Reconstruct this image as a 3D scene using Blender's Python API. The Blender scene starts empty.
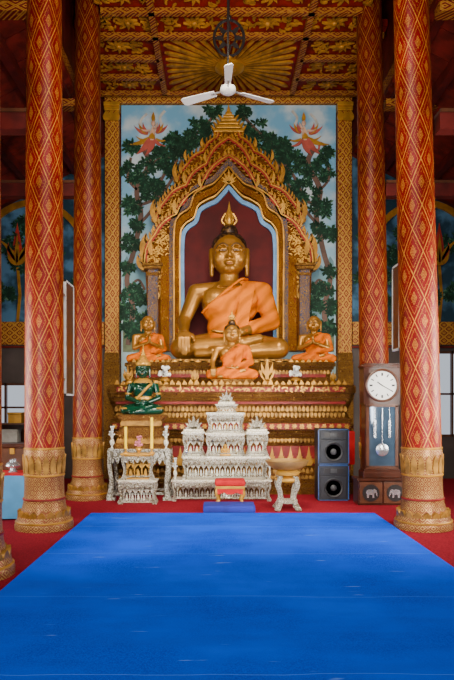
import bpy, bmesh, math, random
from mathutils import Vector, Matrix
random.seed(11)
S = bpy.context.scene
COL = S.collection
PI = math.pi
F, VX, VY, CH, CXW = 600.0, 217.0, 405.0, 1.5, -0.23

def at(px, py, d):
    return Vector(((px - VX) / F * d + CXW, d, CH + (VY - py) / F * d))
def X(px, d): return (px - VX) / F * d + CXW
def Z(py, d): return CH + (VY - py) / F * d

# ------------------------------------------------------------------ materials
class E:
    def __init__(s, nt, k): s.nt = nt; s.k = k
    def op(s, o, b=None, c=None):
        n = s.nt.nodes.new('ShaderNodeMath'); n.operation = o
        for i, v in enumerate((s, b, c)):
            if v is None: continue
            if isinstance(v, E): v = v.k
            if isinstance(v, (int, float)): n.inputs[i].default_value = v
            else: s.nt.links.new(v, n.inputs[i])
        return E(s.nt, n.outputs[0])
    def __add__(s, b): return s.op('ADD', b)
    def __sub__(s, b): return s.op('SUBTRACT', b)
    def __mul__(s, b): return s.op('MULTIPLY', b)
    def __truediv__(s, b): return s.op('DIVIDE', b)
    def abs(s): return s.op('ABSOLUTE')
    def fract(s): return s.op('FRACT')
    def sin(s): return s.op('SINE')
    def lt(s, b): return s.op('LESS_THAN', b)
    def gt(s, b): return s.op('GREATER_THAN', b)
    def mx(s, b): return s.op('MAXIMUM', b)
    def mn(s, b): return s.op('MINIMUM', b)
    def step(s, a, b):
        n = s.nt.nodes.new('ShaderNodeMapRange'); n.interpolation_type = 'SMOOTHSTEP'
        s.nt.links.new(s.k, n.inputs[0]); n.inputs[1].default_value = a; n.inputs[2].default_value = b
        return E(s.nt, n.outputs[0])

class Mat:
    def __init__(s, name, rough=.5, metal=0.0, spec=None):
        s.m = bpy.data.materials.new(name); s.m.use_nodes = True
        s.nt = s.m.node_tree; s.b = s.nt.nodes['Principled BSDF']
        s.b.inputs['Roughness'].default_value = rough; s.b.inputs['Metallic'].default_value = metal
        if spec is not None: s.b.inputs['Specular IOR Level'].default_value = spec
        tc = s.nt.nodes.new('ShaderNodeTexCoord'); s.co = tc.outputs['Object']
        sp = s.nt.nodes.new('ShaderNodeSeparateXYZ'); s.nt.links.new(s.co, sp.inputs[0])
        s.x, s.y, s.z = [E(s.nt, o) for o in sp.outputs]
    def noise(s, sc, detail=3, vec=None):
        n = s.nt.nodes.new('ShaderNodeTexNoise'); n.inputs['Scale'].default_value = sc; n.inputs['Detail'].default_value = detail
        s.nt.links.new(vec or s.co, n.inputs['Vector']); return E(s.nt, n.outputs['Fac'])
    def voro(s, sc, vec=None, feat='F1'):
        n = s.nt.nodes.new('ShaderNodeTexVoronoi'); n.inputs['Scale'].default_value = sc; n.feature = feat
        s.nt.links.new(vec or s.co, n.inputs['Vector']); return E(s.nt, n.outputs['Distance'])
    def mix(s, f, a, b):
        n = s.nt.nodes.new('ShaderNodeMix'); n.data_type = 'RGBA'
        s.nt.links.new(f.k, n.inputs[0])
        for i, v in ((6, a), (7, b)):
            if isinstance(v, tuple): n.inputs[i].default_value = (*v[:3], 1)
            else: s.nt.links.new(v, n.inputs[i])
        return n.outputs[2]
    def color(s, c):
        if isinstance(c, tuple): s.b.inputs['Base Color'].default_value = (*c[:3], 1)
        else: s.nt.links.new(c, s.b.inputs['Base Color'])
    def bump(s, h, strength=.4, dist=.02):
        n = s.nt.nodes.new('ShaderNodeBump'); n.inputs['Strength'].default_value = strength; n.inputs['Distance'].default_value = dist
        s.nt.links.new(h.k, n.inputs['Height']); s.nt.links.new(n.outputs[0], s.b.inputs['Normal'])

def dk(c, f): return tuple(v * f for v in c)
def plain(name, c, rough=.5, metal=0.0, var=.25, sc=6.0, spec=None):
    M = Mat(name, rough, metal, spec); n = M.noise(sc)
    M.color(M.mix(n.step(.3, .7), dk(c, 1 - var), dk(c, 1 + var * .6)))
    return M.m
def carved(name, gold, ground, sc, metal=.3, rough=.42, freq=20, bump=.6, cut=(-.45, .25), spec=.3):
    M = Mat(name, rough, metal, spec)
    n = M.noise(sc * .8, 2)
    t = (M.voro(sc) * freq + n * 5.0).sin()
    k = t.step(*cut)
    c = M.mix(k, ground, gold)
    c = M.mix(M.noise(2.2).step(.35, .7), c, M.mix(k, dk(ground, .7), dk(gold, .72)))
    M.color(c); M.bump(t, bump, .02)
    return M.m
def stencil(name, fig, ground, pu, pv, metal=.2, rough=.45, freq=11, cut=(.1, .4)):
    M = Mat(name, rough, metal, .25)
    u = (M.x + M.y) / pu; v = M.z / pv
    e = ((u.fract() - .5).abs() * 2 + (v.fract() - .5).abs() * 2 - 1.0).abs()
    t = (e * freq).sin()
    sp = M.voro(1.6 / pu).lt(.28)
    M.color(M.mix(t.step(*cut).mx(sp * .6), ground, fig)); M.bump(t, .25, .01)
    return M.m
def column_mat(name, fig, ground, nu, pv, metal=.1, spot=46):
    M = Mat(name, .42, metal, .2)
    u = M.y.op('ARCTAN2', M.x) * (nu / (2 * PI)); v = M.z / pv
    du = (u.fract() - .5).abs() * 2; dv = (v.fract() - .5).abs() * 2
    e = (du + dv - 1.0).abs() + (M.noise(18, 2) - .5) * .08
    edge = e.step(.06, .028)
    inner = (e - .32).abs().step(.034, .014)
    heart = e.step(.66, .72) * ((e * 54).sin().step(-.1, .4))
    dots = M.voro(spot).step(.26, .16) * e.step(.10, .16)
    k = edge.mx(inner * .6).mx(heart * .85).mx(dots * .6)
    wear = M.noise(3.0, 4).step(.3, .75)
    M.color(M.mix(k, M.mix(wear, ground, dk(ground, .55)), M.mix(wear, fig, dk(fig, .62)))); M.bump(k, .12, .008)
    return M.m
def base_mat(name, fig, ground):
    M = Mat(name, .40, .35, .3)
    u = M.y.op('ARCTAN2', M.x) * (18 / (2 * PI)); v = M.z / .10
    e = ((u.fract() - .5).abs() * 2 + (v.fract() - .5).abs() * 2 - 1.0).abs()
    t = (e * 10 + M.noise(18, 2) * 4).sin()
    k = t.step(-.15, .3).mx(M.voro(50).lt(.25) * .4)
    wear = M.noise(4.0, 4).step(.3, .75)
    M.color(M.mix(k, ground, M.mix(wear, fig, dk(fig, .62)))); M.bump(k, .4, .012)
    return M.m

m_gold = plain('gilding', (.42, .195, .022), .38, .45, .35, 5, .35)
m_goldb = plain('bright_gilding', (.55, .275, .034), .34, .4, .25, 7, .35)
m_golda = plain('aged_gilding', (.34, .165, .028), .42, .4, .5, 9, .3)
m_goldc = plain('ceiling_gilding', (.40, .18, .022), .5, .25, .45, 6, .2)
m_buddha = plain('buddha_gilding', (.34, .150, .022), .34, .5, .3, 3, .35)
m_carvf = carved('fine_carved_gilding', (.50, .26, .048), (.12, .018, .006), 28)
m_carvb = carved('blue_carved_gilding', (.54, .28, .055), (.03, .09, .25), 24)
m_arch = carved('arch_carving', (.54, .245, .024), (.20, .016, .005), 26)
m_arch2 = carved('fine_arch_carving', (.46, .20, .022), (.22, .016, .005), 36, cut=(-.2, .45))
m_ped = carved('pedestal_carving', (.50, .265, .052), (.14, .016, .006), 24, freq=26, bump=1.0, metal=.4, rough=.38, cut=(-.2, .3))
m_white = carved('silver_fretwork', (.90, .85, .72), (.22, .16, .07), 32, metal=.3, rough=.32, freq=16, bump=.8)
m_whiteplain = carved('silver_lacquer', (.92, .88, .76), (.52, .43, .25), 40, metal=.3, rough=.3, freq=12, bump=.3)
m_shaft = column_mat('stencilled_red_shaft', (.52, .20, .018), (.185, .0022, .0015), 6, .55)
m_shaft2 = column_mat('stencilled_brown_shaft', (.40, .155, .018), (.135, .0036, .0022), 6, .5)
m_base = base_mat('stencilled_column_base', (.44, .255, .07), (.16, .026, .009))
m_pil = stencil('pilaster_stencil', (.52, .26, .04), (.18, .016, .007), .14, .22)
m_frieze = stencil('frieze_stencil', (.52, .26, .04), (.16, .014, .007), .2, .16)
m_beam = stencil('beam_stencil', (.40, .18, .026), (.13, .008, .005), .24, .12, cut=(.3, .6))
m_redwood = plain('dark_red_wood', (.085, .006, .004), .5, 0, .4, 4, .3)
m_redwood2 = plain('red_planks', (.13, .010, .006), .55, 0, .45, 5, .2)
m_redceil = plain('red_lacquer_panel', (.17, .006, .004), .5, 0, .4, 5, .2)
m_redband = plain('dark_red_lacquer', (.19, .010, .008), .45, 0, .3, 8, .3)
m_blue_trim = plain('blue_arch_trim', (.11, .32, .62), .45, 0, .2)
m_niche = plain('niche_red', (.085, .0035, .004), .6, 0, .3, 3, .2)
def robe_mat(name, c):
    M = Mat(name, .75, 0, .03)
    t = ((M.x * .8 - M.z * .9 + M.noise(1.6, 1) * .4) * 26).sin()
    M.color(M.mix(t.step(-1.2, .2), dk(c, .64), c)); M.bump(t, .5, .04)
    return M.m
m_orange = robe_mat('saffron_robe', (.70, .165, .0))
m_orange2 = robe_mat('orange_robe', (.62, .122, .0))
_M = Mat('hair_curls', .45, .4); _v = _M.voro(16)
_M.color(_M.mix(_v.step(.1, .6), (.15, .07, .016), (.025, .010, .005))); _M.bump(_v, -.6, .03); m_hair = _M.m
m_dark = plain('near_black', (.012, .010, .010), .4)
m_brow = plain('brow_brown', (.06, .03, .010), .5)
m_eyew = plain('eye_white', (.42, .35, .25), .4, 0, .05)
m_lip = plain('lip_red', (.28, .09, .018), .4, .2, .1)
m_green = plain('emerald_green', (.002, .036, .016), .07, .1, .3, 6)
m_stone = carved('grey_marble_carving', (.52, .50, .43), (.19, .17, .12), 18, metal=.15, rough=.34, freq=12, bump=.4)
m_plaster = plain('shaded_wall', (.075, .055, .048), .7, 0, .3, 2)
m_wood = plain('brown_varnished_wood', (.048, .012, .005), .28, 0, .4, 7)
m_woodl = plain('mid_brown_wood', (.085, .027, .010), .36, 0, .3, 7)
m_redcloth = plain('red_cloth', (.42, .008, .013), .8, 0, .2, 10, .2)
m_black = plain('blue_black_cabinet', (.006, .007, .010), .5, 0, .2)
m_panel = plain('driver_panel', (.010, .012, .018), .5, 0, .2)
m_cone = plain('dark_speaker_cone', (.016, .017, .020), .6, 0)
m_cap = plain('speaker_cap', (.045, .048, .052), .5, 0)
m_bluetrim = plain('blue_edge', (.018, .075, .26), .4)
m_fan = plain('fan_white', (.80, .80, .78), .4, 0, .04)
m_steel = plain('silver', (.55, .57, .60), .25, .8)
m_glass = plain('blue_grey_pane', (.06, .10, .15), .06, .3, .4, 3)
m_yellow = plain('yellow_wax', (.95, .62, .015), .5, 0, .05, 6, .1)
m_leafd = plain('dark_leaf', (.007, .034, .017), .6, 0, .4, 8, .2)
m_leafm = plain('mid_leaf', (.020, .082, .040), .6, 0, .4, 8, .2)
m_leafl = plain('pale_leaf', (.09, .20, .11), .6, 0, .3, 8, .2)
m_trunk = plain('painted_trunk', (.12, .06, .04), .6)
m_pink = plain('painted_skin', (.62, .38, .26), .6)
m_red = plain('painted_red', (.36, .03, .022), .5, 0, .25, 6, .2)
m_rose = plain('painted_rose', (.42, .085, .06), .6, 0, .25, 6, .2)
m_clothblue = plain('sky_blue_cloth', (.07, .28, .55), .8, 0, .12, 5)
m_cushion = plain('royal_blue_cushion', (.005, .015, .25), .8, 0, .25, 6)
m_paper = plain('paper_white', (.50, .49, .45), .8)

M = Mat('painted_sky', .65, 0, .2); h = M.noise(1.5, 6)
c = M.mix((M.z / 7.5).step(.35, .95), (.36, .55, .60), (.15, .38, .58)); M.color(M.mix(h.step(.42, .68), c, (.54, .63, .66))); m_sky = M.m
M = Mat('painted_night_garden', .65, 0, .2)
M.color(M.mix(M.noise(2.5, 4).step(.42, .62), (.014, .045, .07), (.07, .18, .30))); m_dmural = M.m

def carpet_mat():
    M = Mat('blue_carpet', .95, 0, .05)
    n = M.noise(1.3, 4); f = M.noise(120, 2)
    c = M.mix(n.step(.3, .7), (.001, .036, .46), (.004, .082, .78))
    c = M.mix(f.step(.3, .75), c, (.006, .085, .70))
    seam = ((M.y + M.noise(1.2, 2) * .10) / 1.33).fract()
    s = (seam - .5).abs().lt(.004)
    c = M.mix(s * .45, c, (.08, .24, .8))
    n2 = M.nt.nodes.new('ShaderNodeMapping'); n2.inputs['Scale'].default_value = (1.2, 9, 1)
    M.nt.links.new(M.co, n2.inputs['Vector'])
    w = M.noise(1.5, 3, n2.outputs[0]).step(.69, .75)
    c = M.mix(w * .55, c, (.2, .42, .9))
    M.color(c)
    n3 = M.nt.nodes.new('ShaderNodeMapping'); n3.inputs['Scale'].default_value = (.5, 1.6, 1); M.nt.links.new(M.co, n3.inputs['Vector'])
    M.bump(M.noise(1.6, 2, n3.outputs[0]) * 3 + f * .15, .28, .05)
    return M.m
m_carpet = carpet_mat()
M = Mat('red_carpet', .95, 0, .08); M.color(M.mix(M.noise(60, 2).step(.3, .7), (.15, .005, .011), (.26, .010, .022))); m_redcarpet = M.m
m_tile = plain('terracotta_tile', (.25, .08, .05), .5)

# ------------------------------------------------------------------ object helpers
def thing(name, label, cat, loc=(0, 0, 0), rz=0, group=None):
    o = bpy.data.objects.new(name, None); COL.objects.link(o); o.empty_display_size = .1
    o.location = loc; o.rotation_euler = (0, 0, rz); tag(o, label, cat, group); return o
def tag(o, label, cat, group=None):
    o['label'] = label; o['category'] = cat
    if group: o['group'] = group
    return o
def obj(name, bm, mats, parent=None, smooth=False, label=None, loc=None):
    if isinstance(bm, bmesh.types.BMesh):
        bmesh.ops.recalc_face_normals(bm, faces=bm.faces)
        me = bpy.data.meshes.new(name); bm.to_mesh(me); bm.free()
    else:
        me = bm
        if len(me.materials): me.materials.clear()
    for m in (mats if isinstance(mats, list) else [mats]): me.materials.append(m)
    if smooth:
        for p in me.polygons: p.use_smooth = True
        try: me.set_sharp_from_angle(angle=math.radians(42))
        except Exception: pass
    o = bpy.data.objects.new(name, me); COL.objects.link(o); o.parent = parent
    if loc: o.location = loc
    if label: o['label'] = label
    return o
def struct(name, bm, mats, parent=None, smooth=False):
    o = obj(name, bm, mats, parent, smooth)
    if not parent: o['kind'] = 'structure'
    return o
def dup(root, loc, rz=0, label=None):
    r = root.copy(); COL.objects.link(r); r.location = loc; r.rotation_euler = (0, 0, rz)
    if label: r['label'] = label
    for ch in list(root.children):
        c = ch.copy(); COL.objects.link(c); c.parent = r
        for g in list(ch.children):
            d = g.copy(); COL.objects.link(d); d.parent = c
    return r
def B(): return bmesh.new()
def box(bm, x0, x1, y0, y1, z0, z1, bev=0, mi=0):
    r = bmesh.ops.create_cube(bm, size=1, matrix=Matrix.Translation(((x0 + x1) / 2, (y0 + y1) / 2, (z0 + z1) / 2)) @ Matrix.Diagonal((abs(x1 - x0), abs(y1 - y0), abs(z1 - z0), 1)))
    vs = r['verts']
    fs = list({f for v in vs for f in v.link_faces})
    for f in fs: f.material_index = mi
    if bev:
        es = list({e for v in vs for e in v.link_edges})
        bmesh.ops.bevel(bm, geom=es, offset=bev, segments=2, affect='EDGES', profile=.5)
    return bm
def align(p0, p1):
    p0, p1 = Vector(p0), Vector(p1)
    return Matrix.Translation((p0 + p1) / 2) @ (p1 - p0).to_track_quat('Z', 'Y').to_matrix().to_4x4()
def cyl(bm, p0, p1, r0, r1=None, n=16):
    if r1 is None: r1 = r0
    bmesh.ops.create_cone(bm, cap_ends=True, segments=n, radius1=r0, radius2=r1, depth=(Vector(p1) - Vector(p0)).length, matrix=align(p0, p1)); return bm
def ell(bm, c, r, rot=None, n=16):
    m = Matrix.Translation(c)
    if rot is not None: m = m @ rot
    bmesh.ops.create_uvsphere(bm, u_segments=n, v_segments=max(6, n // 2 + 2), radius=1, matrix=m @ Matrix.Diagonal((*r, 1))); return bm
def cap(bm, p0, p1, r0, r1=None, n=14):
    if r1 is None: r1 = r0
    cyl(bm, p0, p1, r0, r1, n); ell(bm, p0, (r0,) * 3, n=n); ell(bm, p1, (r1,) * 3, n=n); return bm
def lathe(bm, prof, n=32, M=Matrix(), sx=1, sy=1):
    rings = []
    for r, z in prof:
        rings.append([bm.verts.new(M @ Vector((r * math.cos(2 * PI * i / n) * sx, r * math.sin(2 * PI * i / n) * sy, z))) for i in range(n)])
    for a, b in zip(rings, rings[1:]):
        for i in range(n): bm.faces.new((a[i], a[(i + 1) % n], b[(i + 1) % n], b[i]))
    if prof[0][0] > 1e-5: bm.faces.new(rings[0][::-1])
    if prof[-1][0] > 1e-5: bm.faces.new(rings[-1])
    return bm
def prism(bm, pts, y0, y1, mi=0):
    a = [bm.verts.new((p[0], y0, p[1])) for p in pts]; b = [bm.verts.new((p[0], y1, p[1])) for p in pts]
    fs = [bm.faces.new(a), bm.faces.new(b[::-1])]
    n = len(pts)
    for i in range(n): fs.append(bm.faces.new((a[i], b[i], b[(i + 1) % n], a[(i + 1) % n])))
    for f in fs: f.material_index = mi
    return bm
def strip(bm, L, R, y0, y1, mi=0):
    rows = [[bm.verts.new((l[0], y0, l[1])), bm.verts.new((r[0], y0, r[1])), bm.verts.new((r[0], y1, r[1])), bm.verts.new((l[0], y1, l[1]))] for l, r in zip(L, R)]
    fs = [bm.faces.new(rows[0]), bm.faces.new(rows[-1][::-1])]
    for a, b in zip(rows, rows[1:]):
        for i in range(4): fs.append(bm.faces.new((a[i], b[i], b[(i + 1) % 4], a[(i + 1) % 4])))
    for f in fs: f.material_index = mi
    return bm
def leaf(bx, bz, ang, L, W, curl=0, n=9):
    l, r = [], []
    x, z = bx, bz; a = ang
    for i in range(n + 1):
        t = i / n; w = W * .5 * math.sin(PI * min(1, (t * .92 + .10)) ** .8) * (1 - t * .25) if i < n else 0
        nx, nz = -math.sin(a), math.cos(a)
        if i == n: l.append((x, z))
        else: l.append((x + nx * w, z + nz * w)); r.append((x - nx * w, z - nz * w))
        a = ang + curl * t; x += math.cos(a) * L / n; z += math.sin(a) * L / n
    return l + r[::-1]
def ribbon(bm, pts, w, y0, y1, mi=0):
    P = [Vector((p[0], p[1])) for p in pts]; n = len(P); L, R = [], []
    for i in range(n):
        d = (P[min(i + 1, n - 1)] - P[max(i - 1, 0)]).normalized(); nn = Vector((-d.y, d.x)) * w / 2
        L.append(P[i] + nn); R.append(P[i] - nn)
    return strip(bm, L, R, y0, y1, mi)
def tube(bm, pts, r, n=8):
    rr = r if isinstance(r, (list, tuple)) else [r] * len(pts)
    for i in range(len(pts) - 1): cap(bm, pts[i], pts[i + 1], rr[i], rr[i + 1], n)
    return bm
def smoothline(pts, k=6):
    out = []; n = len(pts)
    for i in range(n - 1):
        p0, p1, p2, p3 = pts[max(i - 1, 0)], pts[i], pts[i + 1], pts[min(i + 2, n - 1)]
        for j in range(k):
            t = j / k
            out.append(tuple(.5 * (2 * p1[q] + (-p0[q] + p2[q]) * t + (2 * p0[q] - 5 * p1[q] + 4 * p2[q] - p3[q]) * t * t + (-p0[q] + 3 * p1[q] - 3 * p2[q] + p3[q]) * t ** 3) for q in range(len(p1))))
    out.append(tuple(pts[-1])); return out
def redent(hx, hy, k=.06):
    n = min(hx, hy) * k
    q = [(hx, hy - 2 * n), (hx - n, hy - 2 * n), (hx - n, hy - n), (hx - 2 * n, hy - n), (hx - 2 * n, hy)]
    out = list(q)
    out += [(-x, y) for x, y in q[::-1]]
    out += [(-x, -y) for x, y in q]
    out += [(x, -y) for x, y in q[::-1]]
    return out
def tiers(bm, prof, cx, cy, k=.06):
    rings = []
    for hx, hy, z in prof: rings.append([bm.verts.new((cx + x, cy + y, z)) for x, y in redent(hx, hy, k)])
    n = len(rings[0])
    for a, b in zip(rings, rings[1:]):
        for i in range(n): bm.faces.new((a[i], a[(i + 1) % n], b[(i + 1) % n], b[i]))
    bm.faces.new(rings[0][::-1]); bm.faces.new(rings[-1]); return bm
def petal_row(bm, x0, x1, y, z0, h, n, lean=.03, up=True, wk=1.5):
    w = (x1 - x0) / n
    for i in range(n):
        cx = x0 + w * (i + .5)
        p = leaf(cx, z0 if up else z0 + h, PI / 2 if up else -PI / 2, h, w * wk, 0, 6)
        prism(bm, p, y - lean - .004 * (i % 2), y + .01)

# ------------------------------------------------------------------ room
DW = 12.2
b = B(); box(b, -5.4, 5.4, -1.7, 12.6, -.2, 0); struct('floor', b, m_tile)
b = B(); box(b, -5.15, 5.15, -1.4, 12.15, 0.0, .012); tag(obj('red_carpet', b, m_redcarpet), 'red carpet covering the floor around the blue carpet and under the altar', 'carpet')
b = B(); box(b, -1.95, 1.92, -1.2, 8.18, .012, .03, .006); tag(obj('blue_carpet', b, m_carpet), 'large bright blue carpet filling the middle of the hall floor', 'carpet')

def wall_hole(bm, x0, x1, z0, z1, hx0, hx1, hz0, hz1, y0, y1):
    box(bm, x0, hx0, y0, y1, z0, z1); box(bm, hx1, x1, y0, y1, z0, z1)
    box(bm, hx0, hx1, y0, y1, z0, hz0); box(bm, hx0, hx1, y0, y1, hz1, z1)
b = B(); WY = DW + .025
box(b, -2.5, 2.5, WY, DW + .25, 0, 8.4, 0, 1)
wall_hole(b, -5.4, -2.5, 0, 3.1, -5.0, -4.1, .95, 1.95, WY, DW + .25)
wall_hole(b, 2.5, 5.4, 0, 3.1, 4.15, 5.0, .85, 2.6, WY, DW + .25)
box(b, -5.4, -2.5, WY, DW + .25, 3.1, 8.4, 0, 1); box(b, 2.5, 5.4, WY, DW + .25, 3.1, 8.4, 0, 1)
struct('wall_back', b, [m_plaster, m_redwood])
for i, (x0, x1, z0, z1) in enumerate(((-5.0, -4.1, .95, 1.95), (4.15, 5.0, .85, 2.6))):
    b = B(); t = .05
    for a0, a1, c0, c1 in ((x0, x0 + t, z0, z1), (x1 - t, x1, z0, z1), (x0, x1, z0, z0 + t), (x0, x1, z1 - t, z1), ((x0 + x1) / 2 - .02, (x0 + x1) / 2 + .02, z0, z1), (x0, x1, (z0 + z1) / 2 - .02, (z0 + z1) / 2 + .02)):
        box(b, a0, a1, DW + .04, DW + .12, c0, c1)
    struct('window_%d' % (i + 1), b, m_woodl)
b = B(); box(b, -5.4, -5.2, -1.5, DW, 0, 5.4); struct('wall_left', b, m_plaster)
b = B(); box(b, 5.2, 5.4, -1.5, DW, 0, 5.4); struct('wall_right', b, m_plaster)
b = B(); wall_hole(b, -5.4, 5.4, 0, 8.5, -2.2, 2.2, .001, 4.2, -1.7, -1.5); struct('wall_front', b, m_plaster)

# ceiling : rear bay wide, front bay between the columns
b = B(); box(b, -2.6, 2.6, 9.95, DW, 7.78, 7.9); box(b, -2.08, 2.08, -1.5, 9.95, 7.78, 7.9)
ceil = struct('ceiling', b, m_redceil)
TB = [12.0, 11.40, 10.78, 10.13, 9.5, 8.85, 8.2]
for d in TB:
    hw = 2.58 if d > 10.05 else 2.07
    for s0, s1 in ((-hw, -1.27), (1.27, hw)) if d in (11.40, 10.78) else ((-hw, hw),):
        b = B(); box(b, s0, s1, d - .045, d + .045, 7.68, 7.77); obj('beam', b, m_beam, ceil)
for x in (-1.27, 1.27):
    b = B(); box(b, x - .05, x + .05, 8.2, 12.0, 7.68, 7.77); obj('beam', b, m_beam, ceil)
def flat_leaf(bm, cx, cy, ang, L, W, curl, z0, z1):
    p = leaf(cx, cy, ang, L, W, curl, 7)
    a = [bm.verts.new((x, y, z0)) for x, y in p]; c = [bm.verts.new((x, y, z1)) for x, y in p]
    bm.faces.new(a); bm.faces.new(c[::-1]); n = len(p)
    for i in range(n): bm.faces.new((a[i], c[i], c[(i + 1) % n], a[(i + 1) % n]))
for d0, d1 in zip(TB[1:], TB):
    hw = 2.55 if d0 > 10.05 else 2.05
    cells = [(-hw, -1.34), (1.34, hw)]
    if d0 < 10.1: cells += [(-1.2, 0), (0, 1.2)]
    for x0, x1 in cells:
        b = B(); cx, cy = (x0 + x1) / 2, (d0 + d1) / 2
        R = (d1 - d0) / 2 - .08
        for k in range(9): flat_leaf(b, cx, cy, k * 2 * PI / 9, R * random.uniform(.75, .95), .065, random.uniform(.5, .9), 7.735 + .004 * (k % 2), 7.775)
        ell(b, (cx, cy, 7.735), (.05, .05, .035), n=10)
        for s in (-1, 1):
            for k in range(13):
                a = (PI if s < 0 else 0) + random.uniform(-1.5, 1.5)
                flat_leaf(b, cx + s * random.uniform(.2, .42), cy + random.uniform(-R * .8, R * .8), a, random.uniform(.12, .2), .042, random.uniform(1.2, 2.6) * random.choice((-1, 1)), 7.74 + .004 * (k % 4), 7.775)
        obj('carved_panel', b, m_goldc, ceil)
b = B(); c0 = Vector((0, 11.1, 0))
NR = 38
for k in range(NR):
    a0, a1 = 2 * PI * k / NR, 2 * PI * (k + .42) / NR
    def ext(a):
        m = max(abs(math.cos(a)) / 1.16, abs(math.sin(a)) / .86); return 1 / m
    am = (a0 + a1) / 2
    pts = [(.24, a0), (ext(a0) * .93, a0), (ext(am), am), (ext(a1) * .93, a1), (.24, a1)]
    vs = [b.verts.new((c0.x + r * math.cos(a), c0.y + r * math.sin(a), 7.74)) for r, a in pts]
    vt = [b.verts.new((c0.x + r * math.cos(a), c0.y + r * math.sin(a), 7.78)) for r, a in pts]
    b.faces.new(vs); b.faces.new(vt[::-1])
    for i in range(5): b.faces.new((vs[i], vt[i], vt[(i + 1) % 5], vs[(i + 1) % 5]))
obj('sunburst', b, m_goldc, ceil, label='gilded sunburst rays in the central coffer')
b = B(); lathe(b, [(.0, 7.64), (.08, 7.66), (.12, 7.70), (.2, 7.69), (.27, 7.72), (.27, 7.78)], 24, Matrix.Translation((0, 11.1, 0))); obj('boss', b, m_goldb, ceil, True)

# aisle roofs, clerestory, beams
tn = 1
for s in (-1, 1):
    b = B()
    n = 26
    for i in range(n):
        y0 = -1.5 + i * (DW + 1.5) / n; y1 = y0 + (DW + 1.5) / n - .012
        for (xa, za), (xb, zb) in (((2.55, 6.62), (5.4, 5.14)),):
            p = [b.verts.new((s * x, y, z + dz)) for y in (y0, y1) for dz in (0, .08) for x, z in ((xa, za), (xb, zb))]
            for q in ((0, 1, 3, 2), (4, 6, 7, 5), (0, 4, 5, 1), (2, 3, 7, 6), (0, 2, 6, 4), (1, 5, 7, 3)): b.faces.new([p[j] for j in q])
    struct('trim_%d' % tn, b, m_redwood2); tn += 1
    for x, z in ((3.1, 6.2), (3.9, 5.8), (4.7, 5.37)):
        b = B(); box(b, s * x - .06, s * x + .06, -1.4, DW, z - .02, z + .12); struct('trim_%d' % tn, b, m_redwood); tn += 1
    b = B(); box(b, s * 2.63, s * 2.73, -1.4, DW, 6.5, 8.4); struct('trim_%d' % tn, b, m_redwood); tn += 1
    b = B(); box(b, s * 2.58, s * 2.63, -1.4, DW, 6.72, 6.95); struct('trim_%d' % tn, b, m_beam); tn += 1
    for d in (7.3, 9.6):
        b = B(); box(b, s * 2.45, s * 5.2, d - .09, d + .09, 4.82, 5.02); struct('trim_%d' % tn, b, m_redwood); tn += 1
        b = B(); box(b, s * 2.45, s * 5.2, d - .11, d + .11, 5.02, 5.06); struct('trim_%d' % tn, b, m_woodl); tn += 1
        b = B(); box(b, s * 2.45, s * 4.2, d - .09, d + .09, 6.24, 6.36); struct('trim_%d' % tn, b, m_beam); tn += 1
b = B(); box(b, -2.8, 2.8, -1.7, DW, 8.4, 8.5); struct('trim_%d' % tn, b, m_redwood); tn += 1

# ------------------------------------------------------------------ columns
def make_column(label, loc, shaft_m):
    t = thing('temple_column', label, 'column', loc, 0, 'stencilled columns of the nave')
    b = B(); lathe(b, [(.233, .98), (.228, 2.5), (.217, 4.5), (.205, 6.5), (.197, 8.37)], 40); obj('shaft', b, shaft_m, t, True)
    b = B(); lathe(b, [(.345, 0), (.347, .055), (.335, .09), (.318, .11), (.314, .15), (.292, .18), (.272, .21), (.262, .25), (.250, .30), (.246, .34), (.248, .36), (.240, .39), (.235, .48), (.234, .60), (.239, .63), (.239, .66), (.234, .68), (.238, .80), (.246, .87), (.240, .91), (.237, .95), (.234, .98)], 40)
    obj('base', b, m_base, t, True)
    for row, (z, h, r, lean) in enumerate(((.67, .22, .239, .014), (.13, .10, .301, .008))):
        b = B(); n = 18
        for k in range(n):
            a = 2 * PI * (k + row * .5) / n
            m = Matrix.Rotation(a, 4, 'Z') @ Matrix.Translation((0, -r, z))
            sh = ((-.30, 0), (-.46, .4), (-.30, .75), (0, 1.0), (.30, .75), (.46, .4), (.30, 0))
            A = [b.verts.new(m @ Vector((px * r * .36, -lean * pz * pz - .006, pz * h))) for px, pz in sh]
            C = [b.verts.new(m @ Vector((px * r * .36, .03, pz * h))) for px, pz in sh]
            b.faces.new(A)
            for i in range(7): b.faces.new((A[i], C[i], C[(i + 1) % 7], A[(i + 1) % 7]))
        obj('lotus_petals', b, m_golda, t)
    for z, r, m in ((.09, .334, m_gold), (.36, .248, m_redband), (.645, .239, m_gold), (.965, .236, m_gold)):
        b = B(); lathe(b, [(r, z - .013), (r + .007, z - .006), (r + .007, z + .006), (r, z + .013)], 40)
        obj('ring_moulding', b, m, t, True)
    return t
c1 = make_column('red and gold stencilled column on the left at the carpet edge, framed board hung beside it', (-2.33, 7.3, .012), m_shaft)
c2 = dup(c1, (2.28, 7.3, .016), 0, 'red and gold stencilled column on the right, nearer than the tall clock'); c2.rotation_euler = (0, -.0235, 0)
dup(c1, (-2.36, 5.25, .012), .2, 'nearest column, only the edge of its patterned base shows at lower left')
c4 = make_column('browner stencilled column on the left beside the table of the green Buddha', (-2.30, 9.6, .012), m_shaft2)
c5 = dup(c4, (2.31, 9.6, .014), 0, 'browner stencilled column on the right directly behind the tall clock'); c5.rotation_euler = (0, -.014, 0)

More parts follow.
